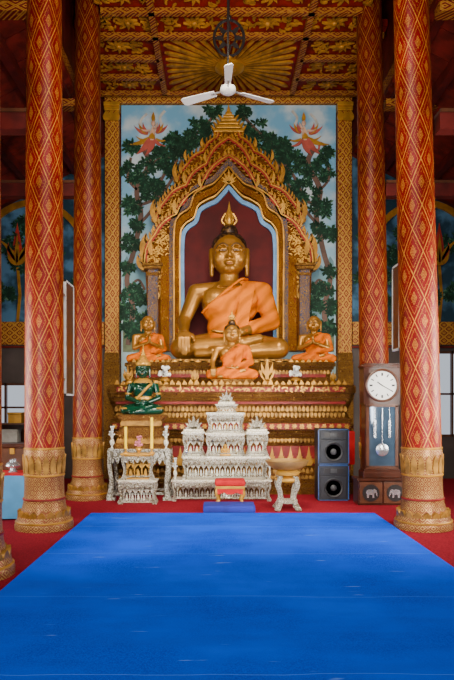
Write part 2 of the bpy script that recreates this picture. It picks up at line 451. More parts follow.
# ------------------------------------------------------------------ back wall decoration
for s in (-1, 1):
    t = thing('pilaster', 'gilded stencilled pilaster framing the %s edge of the large sky mural' % ('left' if s < 0 else 'right'), 'pilaster', (s * 2.345, DW, 0), 0, 'pilasters framing the sky mural')
    b = B(); box(b, -.14, .14, -.14, 0, 2.55, 7.42, .01); box(b, -.10, .10, -.16, -.13, 2.6, 7.35); obj('shaft', b, m_pil, t)
    b = B(); box(b, -.16, .16, -.17, 0, 2.1, 2.38, .01); box(b, -.155, .155, -.155, 0, 2.38, 2.55, .02); box(b, -.16, .16, -.19, 0, 0.02, 2.1, .01); obj('base', b, m_carvf, t)
    b = B(); box(b, -.155, .155, -.16, 0, 7.42, 7.5, .01); box(b, -.16, .16, -.19, 0, 7.5, 7.58, .01); petal_row(b, -.15, .15, -.16, 7.2, .22, 3); obj('capital', b, m_goldb, t)
b = B(); box(b, -2.5, 2.5, DW - .1, DW, 7.59, 7.745, .01); tag(obj('frieze', b, m_frieze), 'narrow gilded frieze along the top of the central mural', 'frieze')

def poly_leaf(bm, x, z, y, an, L, W, mi):
    pts = [(0, 0), (.3, .45), (.7, .4), (1, 0), (.7, -.4), (.3, -.45)]
    vs = [bm.verts.new((x + (u * L) * math.cos(an) - v * W * math.sin(an), y - .006 * (1 - u), z + (u * L) * math.sin(an) + v * W * math.cos(an))) for u, v in pts]
    f = bm.faces.new(vs); f.material_index = mi
def leaves(bm, px, py, rad, n, d):
    for k in range(n):
        a = random.random() * 2 * PI; r = rad * math.sqrt(random.random())
        p = at(px + r * math.cos(a) * 1.1, py + r * math.sin(a) * .85, d)
        y = d - random.uniform(.006, .02); a0 = random.random() * PI; L = random.uniform(.07, .14); nn = random.choice((4, 5, 6, 7))
        for q in range(nn): poly_leaf(bm, p.x, p.z, y, a0 + q * 2 * PI / nn + random.uniform(-.25, .25), L * random.uniform(.8, 1.15), L * .44, 2 if random.random() < .25 else 1)
        for q in range(nn): poly_leaf(bm, p.x, p.z, y - .008, a0 + (q + .1) * 2 * PI / nn + random.uniform(-.2, .2), L * .86, L * .32, 0 if random.random() < .85 else 1)
def mir(px): return 457 - px
mur = thing('sky_mural', 'large pale blue mural with dark green trees and flying angels behind the seated Buddha', 'mural', (0, DW, 0))
def P(pts, d): return [(at(x, y, d).x, at(x, y, d).z) for x, y in pts]
b = B(); box(b, -2.17, 2.18, -.03, 0, .02, 7.58); obj('painted_sky', b, m_sky, mur)
DM = DW - .03
def under(o): o.location = (0, -DW, 0); return o
CL = [(138, 170, 14), (163, 161, 13), (150, 187, 13), (134, 205, 9), (182, 150, 11), (200, 128, 12), (190, 137, 9), (214, 116, 7), (166, 192, 10), (131, 240, 8), (133, 290, 10), (129, 312, 8), (176, 176, 8), (131, 152, 6), (136, 226, 6), (209, 140, 7), (174, 145, 8), (144, 300, 6), (128, 330, 6), (138, 335, 8), (143, 318, 6), (127, 272, 5)]
m_hill = plain('misty_hill', (.18, .34, .38), .7, 0, .35, 3); m_bank = plain('painted_bank', (.14, .17, .09), .7, 0, .4, 5)
for s in (0, 1):
    f = (lambda x: mir(x)) if s else (lambda x: x)
    b = B()
    for px, py, r in CL: leaves(b, f(px) + random.uniform(-3, 3) * (1 if 132 < px < 210 else .2), py + random.uniform(-5, 5), r, int(r * 2.3), DM)
    under(obj('foliage', b, [m_leafd, m_leafm, m_leafl], mur))
    for line, w in (([(128, 345), (133, 310), (127, 280), (134, 250), (141, 215), (137, 190), (149, 165), (144, 150)], .10), ([(138, 226), (153, 208), (157, 190), (166, 172), (178, 160)], .06), ([(141, 205), (160, 196), (176, 172), (190, 142), (206, 125), (216, 114)], .055), ([(128, 290), (138, 280), (145, 290)], .05), ([(137, 190), (128, 178), (131, 158)], .05), ([(149, 168), (158, 160), (170, 158)], .04)):
        b = B(); ribbon(b, smoothline(P([(f(x), y) for x, y in line], DM), 5), w, DM - .02, DM + .005)
        under(obj('tree_branch', b, m_trunk, mur))
    b = B(); prism(b, P([(f(123), 345), (f(123), 262), (f(127), 256), (f(133), 268), (f(139), 262), (f(146), 275), (f(150), 345)], DM), DM - .004, DM + .005)
    under(obj('painted_hills', b, m_hill, mur))
    b = B(); prism(b, P([(f(123), 352), (f(123), 326), (f(130), 322), (f(138), 330), (f(150), 325), (f(150), 352)], DM), DM - .006, DM + .005)
    under(obj('painted_bank', b, m_bank, mur))
    b = B()   # angel: 0 gold 1 rose 2 skin 3 white
    def lf(px, py, ang, L, W, curl, mi, dd):
        p = at(f(px), py, DM); ang = math.radians(ang)
        if s: ang = PI - ang; curl = -curl
        prism(b, leaf(p.x, p.z, ang, L, W, curl), DM - dd, DM + .005, mi)
    def rb(pts, w, mi, dd): ribbon(b, smoothline(P([(f(x), y) for x, y in pts], DM), 5), w, DM - dd, DM + .005, mi)
    rb([(154, 132), (162, 127), (160, 118), (165, 111)], .05, 3, .016); rb([(150, 132), (142, 130), (141, 121), (147, 114)], .045, 3, .017)
    rb([(146, 147), (139, 150), (137, 143), (133, 146)], .04, 1, .014)
    for k in range(3): lf(148, 134, 172 - 18 * k, .34 - .04 * k, .075, -.9, (1, 0, 1)[k], .018 + .002 * k); lf(156, 133, 12 + 18 * k, .30 - .04 * k, .07, .9, (1, 0, 1)[k], .018 + .002 * k)
    lf(152, 138, -120, .46, .15, -.5, 1, .030); lf(153, 139, -95, .40, .13, -.8, 1, .034); lf(150, 138, -145, .48, .10, -.7, 0, .028)
    lf(149, 141, -175, .30, .05, -1.0, 0, .024)
    lf(155, 140, -60, .28, .07, 1.2, 1, .028); lf(156, 139, -35, .26, .05, 1.2, 0, .026)
    lf(152, 141, 84, .32, .12, .0, 2, .05); lf(152, 140, 84, .13, .14, .0, 0, .056)
    lf(154, 130, 40, .17, .045, .9, 2, .05); lf(150, 131, 200, .20, .045, -1.1, 2, .05)
    p = at(f(153.5), 124, DM); n0 = len(b.faces); ell(b, (p.x, DM - .035, p.z), (.047, .033, .058), n=10)
    b.faces.ensure_lookup_table()
    for fc in b.faces[n0:]: fc.material_index = 2
    lf(153.5, 122, 88, .18, .08, .0, 0, .07)
    under(obj('painted_angel', b, [m_goldb, m_rose, m_pink, m_paper], mur))

# shrine arch
shr = thing('shrine_arch', 'tall gilded pointed shrine arch with flame finials around the dark red niche', 'shrine arch', (0, DW, 0))
DS = 12.0
def sub(name, b, m, smooth=False): o = obj(name, b, m, shr, smooth); o.location = (0, -DW, 0); return o
def both(pts): return pts + [(mir(x), y) for x, y in pts[::-1] if abs(x - 228.5) > .3]
def panel(bm, pts, y0, y1): strip(bm, P(pts, DS), P([(mir(x), y) for x, y in pts], DS), y0, y1)
NI = smoothline([(183, 352), (183, 300), (183, 246), (187, 232), (196, 225), (200, 214), (209, 208), (217, 204), (228.5, 191)], 4)
NIp = [(min(x, 228.2), y) for x, y in NI]
def lobes(nodes, bulge=.11, n=5):
    out = []
    for (xa, ya), (xb, yb) in zip(nodes, nodes[1:]):
        dx, dy = xb - xa, yb - ya
        for i in range(n):
            t = i / n; s = bulge * math.sin(PI * t); out.append((xa + dx * t + dy * s, ya + dy * t - dx * s))
    out.append(nodes[-1]); return out
T1 = lobes([(146, 266), (156, 238), (177, 218), (201, 192), (228.5, 160)])
T2 = lobes([(157, 226), (166, 203), (186, 188), (206, 167), (228.5, 141)])
T3 = lobes([(178, 186), (187, 166), (203, 153), (217, 139), (228.5, 120)])
def yat(T, x):
    for (xa, ya), (xb, yb) in zip(T, T[1:]):
        if xa <= x <= xb: return ya + (yb - ya) * (x - xa) / max(1e-6, xb - xa)
    return 1e9 if x < T[0][0] else T[-1][1]
def off(line, k, cx=228.5, cy=300):
    return [(cx + (x - cx) * k, y if y > 299 else cy + (y - cy) * k) for x, y in line]
NO = off(NI, 1.30)
def in_niche(x, y):
    for (xa, ya), (xb, yb) in zip(NO, NO[1:]):
        if yb <= y <= ya:
            t = (y - ya) / min(-1e-6, (yb - ya)); return x > xa + (xb - xa) * t
    return y > NO[-1][1]
def filigree(bm, n, x0, x1, y0, y1, ok, dfront):
    for k in range(n):
        for tr in range(30):
            x, y = random.uniform(x0, x1), random.uniform(y0, y1)
            if ok(x, y): break
        else: continue
        ang = random.uniform(-.4, PI + .4); cu = random.uniform(1.6, 3.2) * random.choice((-1, 1)); L = random.uniform(.07, .12); dd = random.uniform(.015, .03)
        for s in (0, 1):
            p = at(mir(x) if s else x, y, DS)
            prism(bm, leaf(p.x, p.z, PI - ang if s else ang, L, L * .25, -cu if s else cu, 7), dfront - dd, dfront + .01, 1)
def lo(T, x0, ys): return [(x0, ys)] + [(min(x, 228.2), y) for x, y in T]
b = B(); panel(b, lo(T3, 178, 215), DS - .03, DW - .07)
filigree(b, 80, 180, 228, 122, 190, lambda x, y: y > yat(T3, x) + 4 and y < yat(T2, x) + 2, DS - .03); sub('upper_gable_panel', b, [m_arch2, m_goldb])
b = B(); panel(b, lo(T2, 157, 262), DS - .08, DS)
filigree(b, 120, 158, 228, 144, 240, lambda x, y: y > yat(T2, x) + 4 and y < yat(T1, x) + 2, DS - .08); sub('middle_gable_panel', b, [m_arch2, m_goldb])
b = B(); panel(b, lo(T1, 150, 352), DS - .13, DS)
filigree(b, 240, 150, 228, 160, 300, lambda x, y: y > yat(T1, x) + 4 and not in_niche(x, y), DS - .13); sub('lower_gable_panel', b, [m_arch2, m_goldb])
b = B(); panel(b, NIp, DS - .16, DS - .1); sub('niche_panel', b, m_niche)
for nm, k, w, dd, m in (('blue_border', 1.0, .08, .22, m_blue_trim), ('inner_moulding', 1.05, .03, .26, m_goldb), ('arch_band', 1.115, .12, .24, m_arch), ('band_moulding', 1.175, .03, .28, m_gold), ('outer_band', 1.23, .09, .22, m_carvb)):
    b = B(); ribbon(b, P(both(off(NI, k)), DS), w, DS - dd, DS - .05); sub(nm, b, m)
def teeth(b, T, n, L, dd, inward=False, mi=1):
    for sg in (0, 1):
        pts = P(T, DS); xc = at(228.5, 0, DS).x
        for k in range(n):
            u = (k + .4) / n * (len(pts) - 1.01); i = int(u); v = u - i; p, q = pts[i], pts[i + 1]
            a = math.atan2(q[1] - p[1], q[0] - p[0]) + PI / 2
            if inward: a -= PI
            x, z = p[0] + (q[0] - p[0]) * v, p[1] + (q[1] - p[1]) * v
            x += math.cos(a) * .025; z += math.sin(a) * .025
            c = -.9
            if inward: c = .9; a += .3
            else: a -= .35
            if sg: x = 2 * xc - x; a = PI - a; c = -c
            prism(b, leaf(x, z, a, L, L * .38, c, 7), DS - dd - .004 * (k % 2), DS - .03, mi)
for nm, T, dd, wt, nt, L in (('lower', T1, .22, .08, 30, .145), ('middle', T2, .15, .07, 26, .13), ('upper', T3, .09, .06, 20, .115)):
    b = B(); ribbon(b, P(both(T), DS), wt, DS - dd, DS, 0)
    teeth(b, T, nt, L, dd - .015); teeth(b, T, nt - 2, L * .6, dd - .012, True, 2)
    sub(nm + '_bargeboard', b, [m_red, m_gold, m_golda])
    b = B(); ribbon(b, P(both(T), DS), .025, DS - dd - .03, DS); sub('bargeboard_bead', b, m_goldb)
for s in (0, 1):
    f = (lambda x: mir(x)) if s else (lambda x: x)
    for grp in (((150, 264, 132, .62, .13, -1.4), (147, 268, 116, .54, .11, -1.0), (153, 258, 108, .46, .10, -.8), (146, 272, 152, .34, .09, -1.4)),
                ((158, 224, 132, .48, .10, -1.4), (157, 226, 116, .42, .09, -1.0), (161, 218, 104, .34, .08, -.7)),
                ((179, 184, 132, .40, .09, -1.4), (178, 186, 116, .36, .08, -1.0), (182, 178, 104, .28, .07, -.7)),
                ((177, 217, 120, .30, .08, -1.1), (201, 190, 115, .26, .07, -1.0)), ((186, 187, 118, .26, .07, -1.0), (206, 166, 112, .22, .06, -.9)), ((187, 165, 118, .22, .06, -1.0), (203, 152, 112, .2, .06, -.9))):
        if len(grp) == 2:
            for j, (px, py, ang, L, W, cu) in enumerate(grp):
                b = B(); p = at(f(px), py, DS); a = math.radians(ang); c = cu
                if s: a = PI - a; c = -c
                prism(b, leaf(p.x, p.z, a, L, W, c, 12), DS - .24, DS - .02); sub('lobe_flame', b, m_goldb)
            continue
        b = B()
        for j, (px, py, ang, L, W, cu) in enumerate(grp):
            p = at(f(px), py, DS); a = math.radians(ang); c = cu
            if s: a = PI - a; c = -c
            prism(b, leaf(p.x, p.z, a, L, W, c, 12), DS - .2 - .02 * j, DS - .02)
        sub('corner_flame', b, m_gold)
b = B(); p = at(228.5, 134, DS)
for z, w in ((0, .58), (.07, .48), (.14, .39), (.21, .30), (.27, .21), (.32, .13)): box(b, p.x - w / 2, p.x + w / 2, DS - .16 - z * .08, DS - .02, p.z + z - .02, p.z + z + .035, .008)
for W, L, dd in ((.11, .36, .12), (.06, .38, .16)): prism(b, leaf(p.x, p.z + .19, PI / 2, L, W, 0, 10), DS - dd, DS - .02)
for sx in (-1, 1):
    for z, w in ((.02, .28), (.09, .23), (.16, .18), (.23, .13)): prism(b, leaf(p.x + sx * w, p.z + z, PI / 2 + sx * -.4, .14, .05, sx * -.5, 6), DS - .1, DS - .02)
sub('crown_finial', b, m_goldb)
for px, py, L, dd in ((228.5, 186, .30, .28), (228.5, 162, .26, .2)):
    b = B(); p = at(px, py - 4, DS)
    for a in (-75, -50, -25, 0, 25, 50, 75): prism(b, leaf(p.x, p.z - .12, PI / 2 + math.radians(a), L * (1 - abs(a) / 150), L * .2, 0, 7), DS - dd - .004 * (a % 2), DS - .02)
    sub('gable_rosette', b, m_goldb)
# side posts with stepped cornices
for s in (0, 1):
    f = (lambda x: mir(x)) if s else (lambda x: x)
    x0, x1 = sorted((at(f(149), 0, DS).x, at(f(159), 0, DS).x))
    z0, z1 = Z(352, DS), Z(272, DS)
    b = B(); box(b, x0, x1, DS - .24, DS, z0, z1, .01); sub('post', b, m_carvb)
    for zz, e, hh in ((z1, .07, .06), (z1 + .06, .10, .05), (z1 - .12, .02, .06), (z0 + .25, .03, .06), (z0, .06, .1)):
        b = B(); box(b, x0 - e, x1 + e, DS - .24 - e, DS, zz, zz + hh, .01); sub('post_moulding', b, m_carvf)
    xa, xb = sorted((at(f(161.5), 0, DS).x, at(f(171), 0, DS).x))
    b = B(); box(b, xa, xb, DS - .22, DS, z0, Z(258, DS), .02); sub('inner_post', b, m_arch)

# aisle murals on the back wall
for s in (-1, 1):
    t = thing('aisle_mural', '%s aisle mural of dark garden trees with a red flame motif under a gilded arch' % ('left' if s < 0 else 'right'), 'mural', (0, DW + .025, 0), 0, 'aisle murals')
    def sb(name, b, m): o = obj(name, b, m, t); o.location = (0, -DW, 0); return o
    xa, xb = sorted((s * 2.515, s * 5.175))
    b = B()
    pts = [(s * 2.515, Z(322, DW)), (s * 5.175, Z(322, DW)), (s * 5.175, 5.2), (s * 2.515, 6.55)]
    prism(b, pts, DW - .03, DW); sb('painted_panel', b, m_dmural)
    b = B(); box(b, xa, xb, DW - .07, DW, Z(345, DW), Z(322, DW), .01); sb('gilded_band', b, m_frieze)
    b = B(); box(b, xa, xb, DW - .05, DW, 2.66, Z(346, DW), .01); sb('red_dado', b, m_redwood2)
    cx = s * 3.96
    ar = [(cx + 1.1 * math.cos(a), 4.15 + 1.45 * math.sin(a) ** .8) for a in [PI * k / 24 for k in range(25)]]
    b = B(); ribbon(b, [(cx + 1.1, Z(322, DW))] + ar + [(cx - 1.1, Z(322, DW))], .12, DW - .08, DW); sb('gilded_arch', b, m_gold)
    b = B()
    for k in range(15):
        zz = random.uniform(3.4, 5.2)
        leaves(b, VX + (s * random.uniform(2.75, 4.75) - CXW) / DW * F, VY - (zz - CH) / DW * F, 10, 15, DW - .03)
    sb('foliage', b, [m_leafd, m_leafm, m_leafl])
    b = B(); cz = Z(265, DW); cx2 = s * 4.28
    for a, L, W, cu, mi in ((90, .85, .20, 0, 0), (72, .7, .10, -.8, 1), (108, .7, .10, .8, 1), (45, .5, .13, .9, 0), (135, .5, .13, -.9, 0), (90, .62, .10, 0, 1), (25, .34, .09, 1.2, 1), (155, .34, .09, -1.2, 1), (90, .34, .05, 0, 0)):
        prism(b, leaf(cx2, cz, math.radians(a), L, W, cu), DW - .06 - .01 * mi - .01 * (L < .7) - .01 * (L == .34), DW - .02, mi)
    ribbon(b, [(cx2, Z(322, DW)), (cx2 + .05, Z(295, DW)), (cx2, cz)], .06, DW - .05, DW - .02, 1)
    sb('red_flame_motif', b, [m_red, m_gold])

# ------------------------------------------------------------------ pedestal
ped = thing('altar_pedestal', 'wide tiered gilded altar pedestal carrying the large seated Buddha', 'pedestal', (0, 0, .012))
PY0, PY1 = 9.98, 11.72
cy, hy = (PY0 + PY1) / 2, (PY1 - PY0) / 2
PR = [(0, 0), (0, .10), (.02, .11), (.02, .17), (.04, .18), (.04, .24), (.06, .25), (.06, .31), (.08, .32), (.10, .39), (.12, .43), (.14, .47), (.14, .80), (.12, .84), (.12, .88), (.10, .89), (.10, .94), (.08, .95), (.08, 1.00), (.06, 1.01), (.06, 1.06), (.03, 1.07), (.03, 1.19), (.05, 1.20), (.05, 1.25), (.08, 1.26), (.10, 1.31), (.12, 1.36), (.10, 1.43), (.08, 1.48), (.06, 1.50), (.06, 1.55), (.04, 1.56), (.04, 1.61), (.02, 1.62), (.02, 1.68), (.0, 1.69), (.0, 1.80), (.03, 1.83)]
b = B(); tiers(b, [(2.10 - q * 1.1, hy - q * .8, z) for q, z in PR], 0, cy, .05)
obj('lower_tier', b, m_ped, ped)
uy0 = 10.5; ucy, uhy = (uy0 + PY1) / 2, (PY1 - uy0) / 2
b = B(); tiers(b, [(1.93, uhy, 1.83), (1.93, uhy, 1.87), (1.89, uhy - .02, 1.88), (1.89, uhy - .02, 1.92), (1.84, uhy - .04, 1.93), (1.80, uhy - .05, 1.97), (1.78, uhy - .05, 2.06), (1.80, uhy - .035, 2.07), (1.80, uhy - .035, 2.11), (1.83, uhy - .015, 2.12), (1.83, uhy - .015, 2.16), (1.86, uhy, 2.17), (1.86, uhy, 2.22), (1.84, uhy - .01, 2.24)], 0, ucy, .06); obj('upper_tier', b, m_ped, ped)
b = B(); tiers(b, [(1.18, .58, 2.24), (1.22, .58, 2.27), (1.15, .56, 2.30)], 0, 11.12, .12); obj('seat_slab', b, m_carvf, ped)
for x0, x1, y, z0, h, n, up in ((-1.95, 1.95, PY0 + .055, .25, .07, 60, True), (-1.88, 1.88, PY0 + .09, .34, .10, 54, True), (-1.85, 1.85, PY0 + .09, .85, .08, 58, False), (-1.92, 1.92, PY0 + .085, 1.27, .09, 58, False), (-1.95, 1.95, PY0 + .075, 1.38, .10, 56, True), (-1.75, 1.75, uy0 + .045, 2.03, .08, 58, True)):
    b = B(); petal_row(b, x0, x1, y, z0, h, n, .016, up, 1.0); obj('lotus_petal_band', b, m_golda, ped)
for y, z0, z1, hx in ((PY0 + .10, .47, .80, 1.84), (PY0 + .017, 1.08, 1.18, 1.98), (uy0 + .043, 1.975, 2.055, 1.68), (PY0 - .004, 1.705, 1.785, 1.90), (PY0 + .042, 1.505, 1.545, 1.92)):
    b = B(); box(b, -hx, hx, y, y + .02, z0, z1); obj('red_band', b, m_redband, ped)
b = B()
for k in range(90):   # irregular scrollwork over the red frieze under the ledge
    xx = -1.86 + k * 3.72 / 89
    prism(b, leaf(xx, 1.72 + .03 * (k % 2), random.uniform(.2, 2.9), random.uniform(.06, .10), .03, random.uniform(1.5, 3) * random.choice((-1, 1)), 6), PY0 - .012 - .001 * (k % 3), PY0 + .002)
obj('scroll_frieze', b, m_goldb, ped)
for y, z, hx, n, h in ((PY0 + .035, 1.80, 1.95, 38, .11), (uy0 + .05, 2.21, 1.74, 34, .09)):
    b = B(); box(b, -hx, hx, y - .008, y + .008, z, z + .03)
    for k in range(n):
        xx = -hx + 2 * hx * (k + .5) / n
        prism(b, leaf(xx, z, PI / 2, h * random.uniform(.8, 1.1), 2 * hx / n * .85, 0, 6), y - .01 - .002 * (k % 2), y + .01)
    obj('antefix_row', b, m_gold, ped)
for k in range(24):
    xx = -1.77 + k * .154; b = B()
    for a, L, W in ((90, .31, .07), (58, .21, .05), (122, .21, .05), (25, .14, .05), (155, .14, .05), (75, .17, .035), (105, .17, .035), (0, .08, .04), (180, .08, .04)):
        prism(b, leaf(xx, .485, math.radians(a), L, W, 1.4 if a < 90 else (-1.4 if a > 90 else 0), 7), PY0 + .08 - .003 * (a == 90) - .0015 * (a % 4), PY0 + .14)
    obj('carved_relief', b, m_goldb, ped)
for k in range(32):
    xx = -1.93 + k * .1245; b = B()
    for a in range(0, 360, 60):
        prism(b, leaf(xx, 1.13, math.radians(a), .052, .034, .5, 6), PY0 + .008 - .001 * (a % 40), PY0 + .05)
    obj('carved_rosette', b, m_goldb, ped)

# ------------------------------------------------------------------ figures
def remesh(bm, vox, it=3):
    me = bpy.data.meshes.new('tmp'); bmesh.ops.recalc_face_normals(bm, faces=bm.faces); bm.to_mesh(me); bm.free()
    o = bpy.data.objects.new('tmp', me); COL.objects.link(o)
    m = o.modifiers.new('r', 'REMESH'); m.mode = 'VOXEL'; m.voxel_size = vox; m.use_smooth_shade = True
    s = o.modifiers.new('s', 'SMOOTH'); s.factor = .5; s.iterations = it
    for q in list(COL.objects):
        if q is not o: q.hide_viewport = True
    bpy.context.view_layer.update()
    dg = bpy.context.evaluated_depsgraph_get()
    me2 = bpy.data.meshes.new_from_object(o.evaluated_get(dg))
    for q in list(COL.objects): q.hide_viewport = False
    bpy.data.objects.remove(o); return me2

SHX, ELX = .62, .80
def torso(b, g=0):
    ell(b, (0, .10, .30), (.58 + g, .38 + g, .28 + g)); ell(b, (0, .05, .64), (.39 + g, .29 + g, .40 + g)); ell(b, (0, .06, 1.06), (.52 + g, .31 + g, .40 + g))
    ell(b, (-.24, -.10, 1.14), (.26 + g, .18 + g, .22 + g)); ell(b, (.24, -.10, 1.14), (.26 + g, .18 + g, .22 + g))
    cap(b, (0, .09, 1.36), (SHX, .09, 1.30), .17 + g, .17 + g)
def figure_body(pose, vox):
    b = B(); torso(b)
    cap(b, (0, .09, 1.36), (-SHX, .09, 1.30), .17, .17)
    cap(b, (0, .08, 1.40), (0, .03, 1.72), .19, .175); cyl(b, (0, .09, 1.40), (0, .08, 1.52), .34, .18)
    # head
    ell(b, (0, .03, 2.02), (.325, .325, .37)); ell(b, (0, -.04, 1.86), (.300, .255, .27)); ell(b, (0, -.17, 1.70), (.14, .11, .085))
    for s in (-1, 1):
        ell(b, (s * .165, -.17, 1.88), (.125, .11, .13))
        cap(b, (s * .33, .05, 2.08), (s * .335, .03, 1.90), .055, .05); cap(b, (s * .335, .03, 1.90), (s * .33, .02, 1.62), .045, .04)
        tube(b, smoothline([(s * .03, -.315, 2.05), (s * .11, -.305, 2.115), (s * .20, -.255, 2.09), (s * .26, -.19, 2.04)], 3), .022, 8)
        ell(b, (s * .125, -.275, 2.02), (.08, .04, .04))
        ell(b, (s * .045, -.335, 1.885), (.032, .035, .028))
    cap(b, (0, -.305, 2.08), (0, -.375, 1.90), .026, .042)
    ell(b, (0, -.295, 1.79), (.095, .04, .026)); ell(b, (0, -.285, 1.748), (.075, .04, .026))
    # legs
    for s in (-1, 1):
        cap(b, (s * .30, .08, .29), (s * .90, -.28, .215), .27, .19)
    cap(b, (-.90, -.28, .215), (.22, -.52, .30), .18, .105)
    cap(b, (.90, -.28, .205), (-.30, -.56, .12), .18, .105)
    cap(b, (.22, -.52, .30), (.52, -.48, .38), .095, .08)
    for k in range(5): cap(b, (.50, -.44 - .035 * k + .05, .39), (.60 - .012 * k, -.43 - .035 * k + .05, .40), .028 - .002 * k, .022)
    cap(b, (-.30, -.56, .11), (-.58, -.52, .10), .085, .07)
    def hand_lap(s, zz):
        ell(b, (s * .03, -.43, zz), (.16, .10, .05))
        for k, L in enumerate((.19, .22, .23, .20)):
            y = -.37 - .048 * k
            tube(b, [(-s * .10, y, zz + .01), (-s * (.10 + L * .55), y, zz + .015), (-s * (.10 + L), y + .01, zz + .04)], [.03, .028, .022], 8)
        tube(b, [(s * .10, -.38, zz + .03), (s * .02, -.34, zz + .10), (-s * .06, -.34, zz + .12)], [.034, .03, .024], 8)
    for s in (-1, 1):
        sh = (s * SHX, .09, 1.30)
        if pose == 'anjali':
            cap(b, sh, (s * .68, -.08, .76), .165, .125); cap(b, (s * .68, -.08, .76), (s * .08, -.50, .98), .125, .075)
            ell(b, (s * .045, -.53, 1.06), (.04, .075, .12))
            for k, L in enumerate((.17, .20, .21, .18)):
                y = -.60 + .045 * k
                tube(b, [(s * .035, y, 1.14), (s * .03, y + .01, 1.14 + L * .5), (s * .022, y + .02, 1.14 + L)], [.028, .026, .02], 8)
            tube(b, [(s * .05, -.47, 1.04), (s * .05, -.43, 1.14), (s * .035, -.43, 1.2)], [.03, .028, .022], 8)
        elif pose == 'earth' and s < 0:
            cap(b, sh, (-.84, .05, .78), .16, .12); cap(b, (-.84, .05, .78), (-.82, -.40, .50), .12, .085)
            ell(b, (-.815, -.50, .46), (.11, .14, .06), Matrix.Rotation(.35, 4, 'X'))
            for k, L in enumerate((.24, .29, .30, .25)):
                x = -.90 + .058 * k
                tube(b, [(x, -.58, .43), (x, -.66, .37), (x + .004, -.68, .37 - L * .6), (x + .008, -.665, .37 - L)], [.038, .036, .031, .022], 8)
            tube(b, [(-.72, -.44, .46), (-.655, -.54, .42), (-.64, -.61, .33)], [.038, .034, .026], 8)
        else:
            cap(b, sh, (s * ELX, .04, .74), .165, .125)
            zz = .48 if s > 0 else .56
            cap(b, (s * ELX, .04, .74), (s * .19, -.40, zz + .02), .125, .08)
            if s > 0 or pose != 'earth': hand_lap(s, zz)
    return remesh(b, vox, 3)
def robe_mesh(vox, legs, g=.03):
    b = B(); torso(b, g)
    cap(b, (SHX, .09, 1.30), (ELX, .04, .74), .165 + g, .125 + g)
    if legs:
        cap(b, (ELX, .04, .74), (.30, -.32, .56), .13 + g, .10 + g)
        for s in (-1, 1): cap(b, (s * .30, .08, .29), (s * .90, -.28, .215), .27 + g, .19 + g)
        cap(b, (-.90, -.28, .215), (.22, -.52, .30), .18 + g, .11 + g); cap(b, (.90, -.28, .205), (-.30, -.56, .13), .18 + g, .11 + g)
    else:
        cap(b, (ELX, .04, .74), (.42, -.24, .60), .125 + g, .10 + g)
    me = remesh(b, vox, 4)
    bm = bmesh.new(); bm.from_mesh(me)
    kill = []
    for f in bm.faces:
        c = f.calc_center_median()
        line = 1.06 + (c.x + .30) * .85 if c.y < .15 else 1.10 + (c.x + .30) * .75
        if c.z > line or c.z > 1.62 or c.z < (.02 if legs else .32): kill.append(f)
    bmesh.ops.delete(bm, geom=kill, context='FACES')
    bm.to_mesh(me); bm.free()
    return me
def sash_mesh():
    b = B()
    L = smoothline([(.36, .30, 1.30), (.37, .12, 1.515), (.36, -.14, 1.425), (.31, -.325, 1.18), (.26, -.32, .92), (.22, -.345, .66), (.20, -.47, .53)], 5)
    w = .12; pr = None
    for p in L:
        q = [b.verts.new((p[0] - w, p[1] - .0, p[2] - .02)), b.verts.new((p[0] + w, p[1] + .03, p[2] - .0)), b.verts.new((p[0] + w, p[1] + .06, p[2] - .03)), b.verts.new((p[0] - w, p[1] + .04, p[2] - .04))]
        if pr:
            for i in range(4): b.faces.new((pr[i], pr[(i + 1) % 4], q[(i + 1) % 4], q[i]))
        else: b.faces.new(q)
        pr = q
    b.faces.new(pr[::-1]); return b
def robe_edge():
    b = B(); L = smoothline([(-.50, -.10, .90), (-.36, -.25, 1.03), (-.16, -.318, 1.19), (.06, -.308, 1.37), (.22, -.195, 1.50), (.34, .0, 1.53)], 4)
    tube(b, L, .020, 8); return b

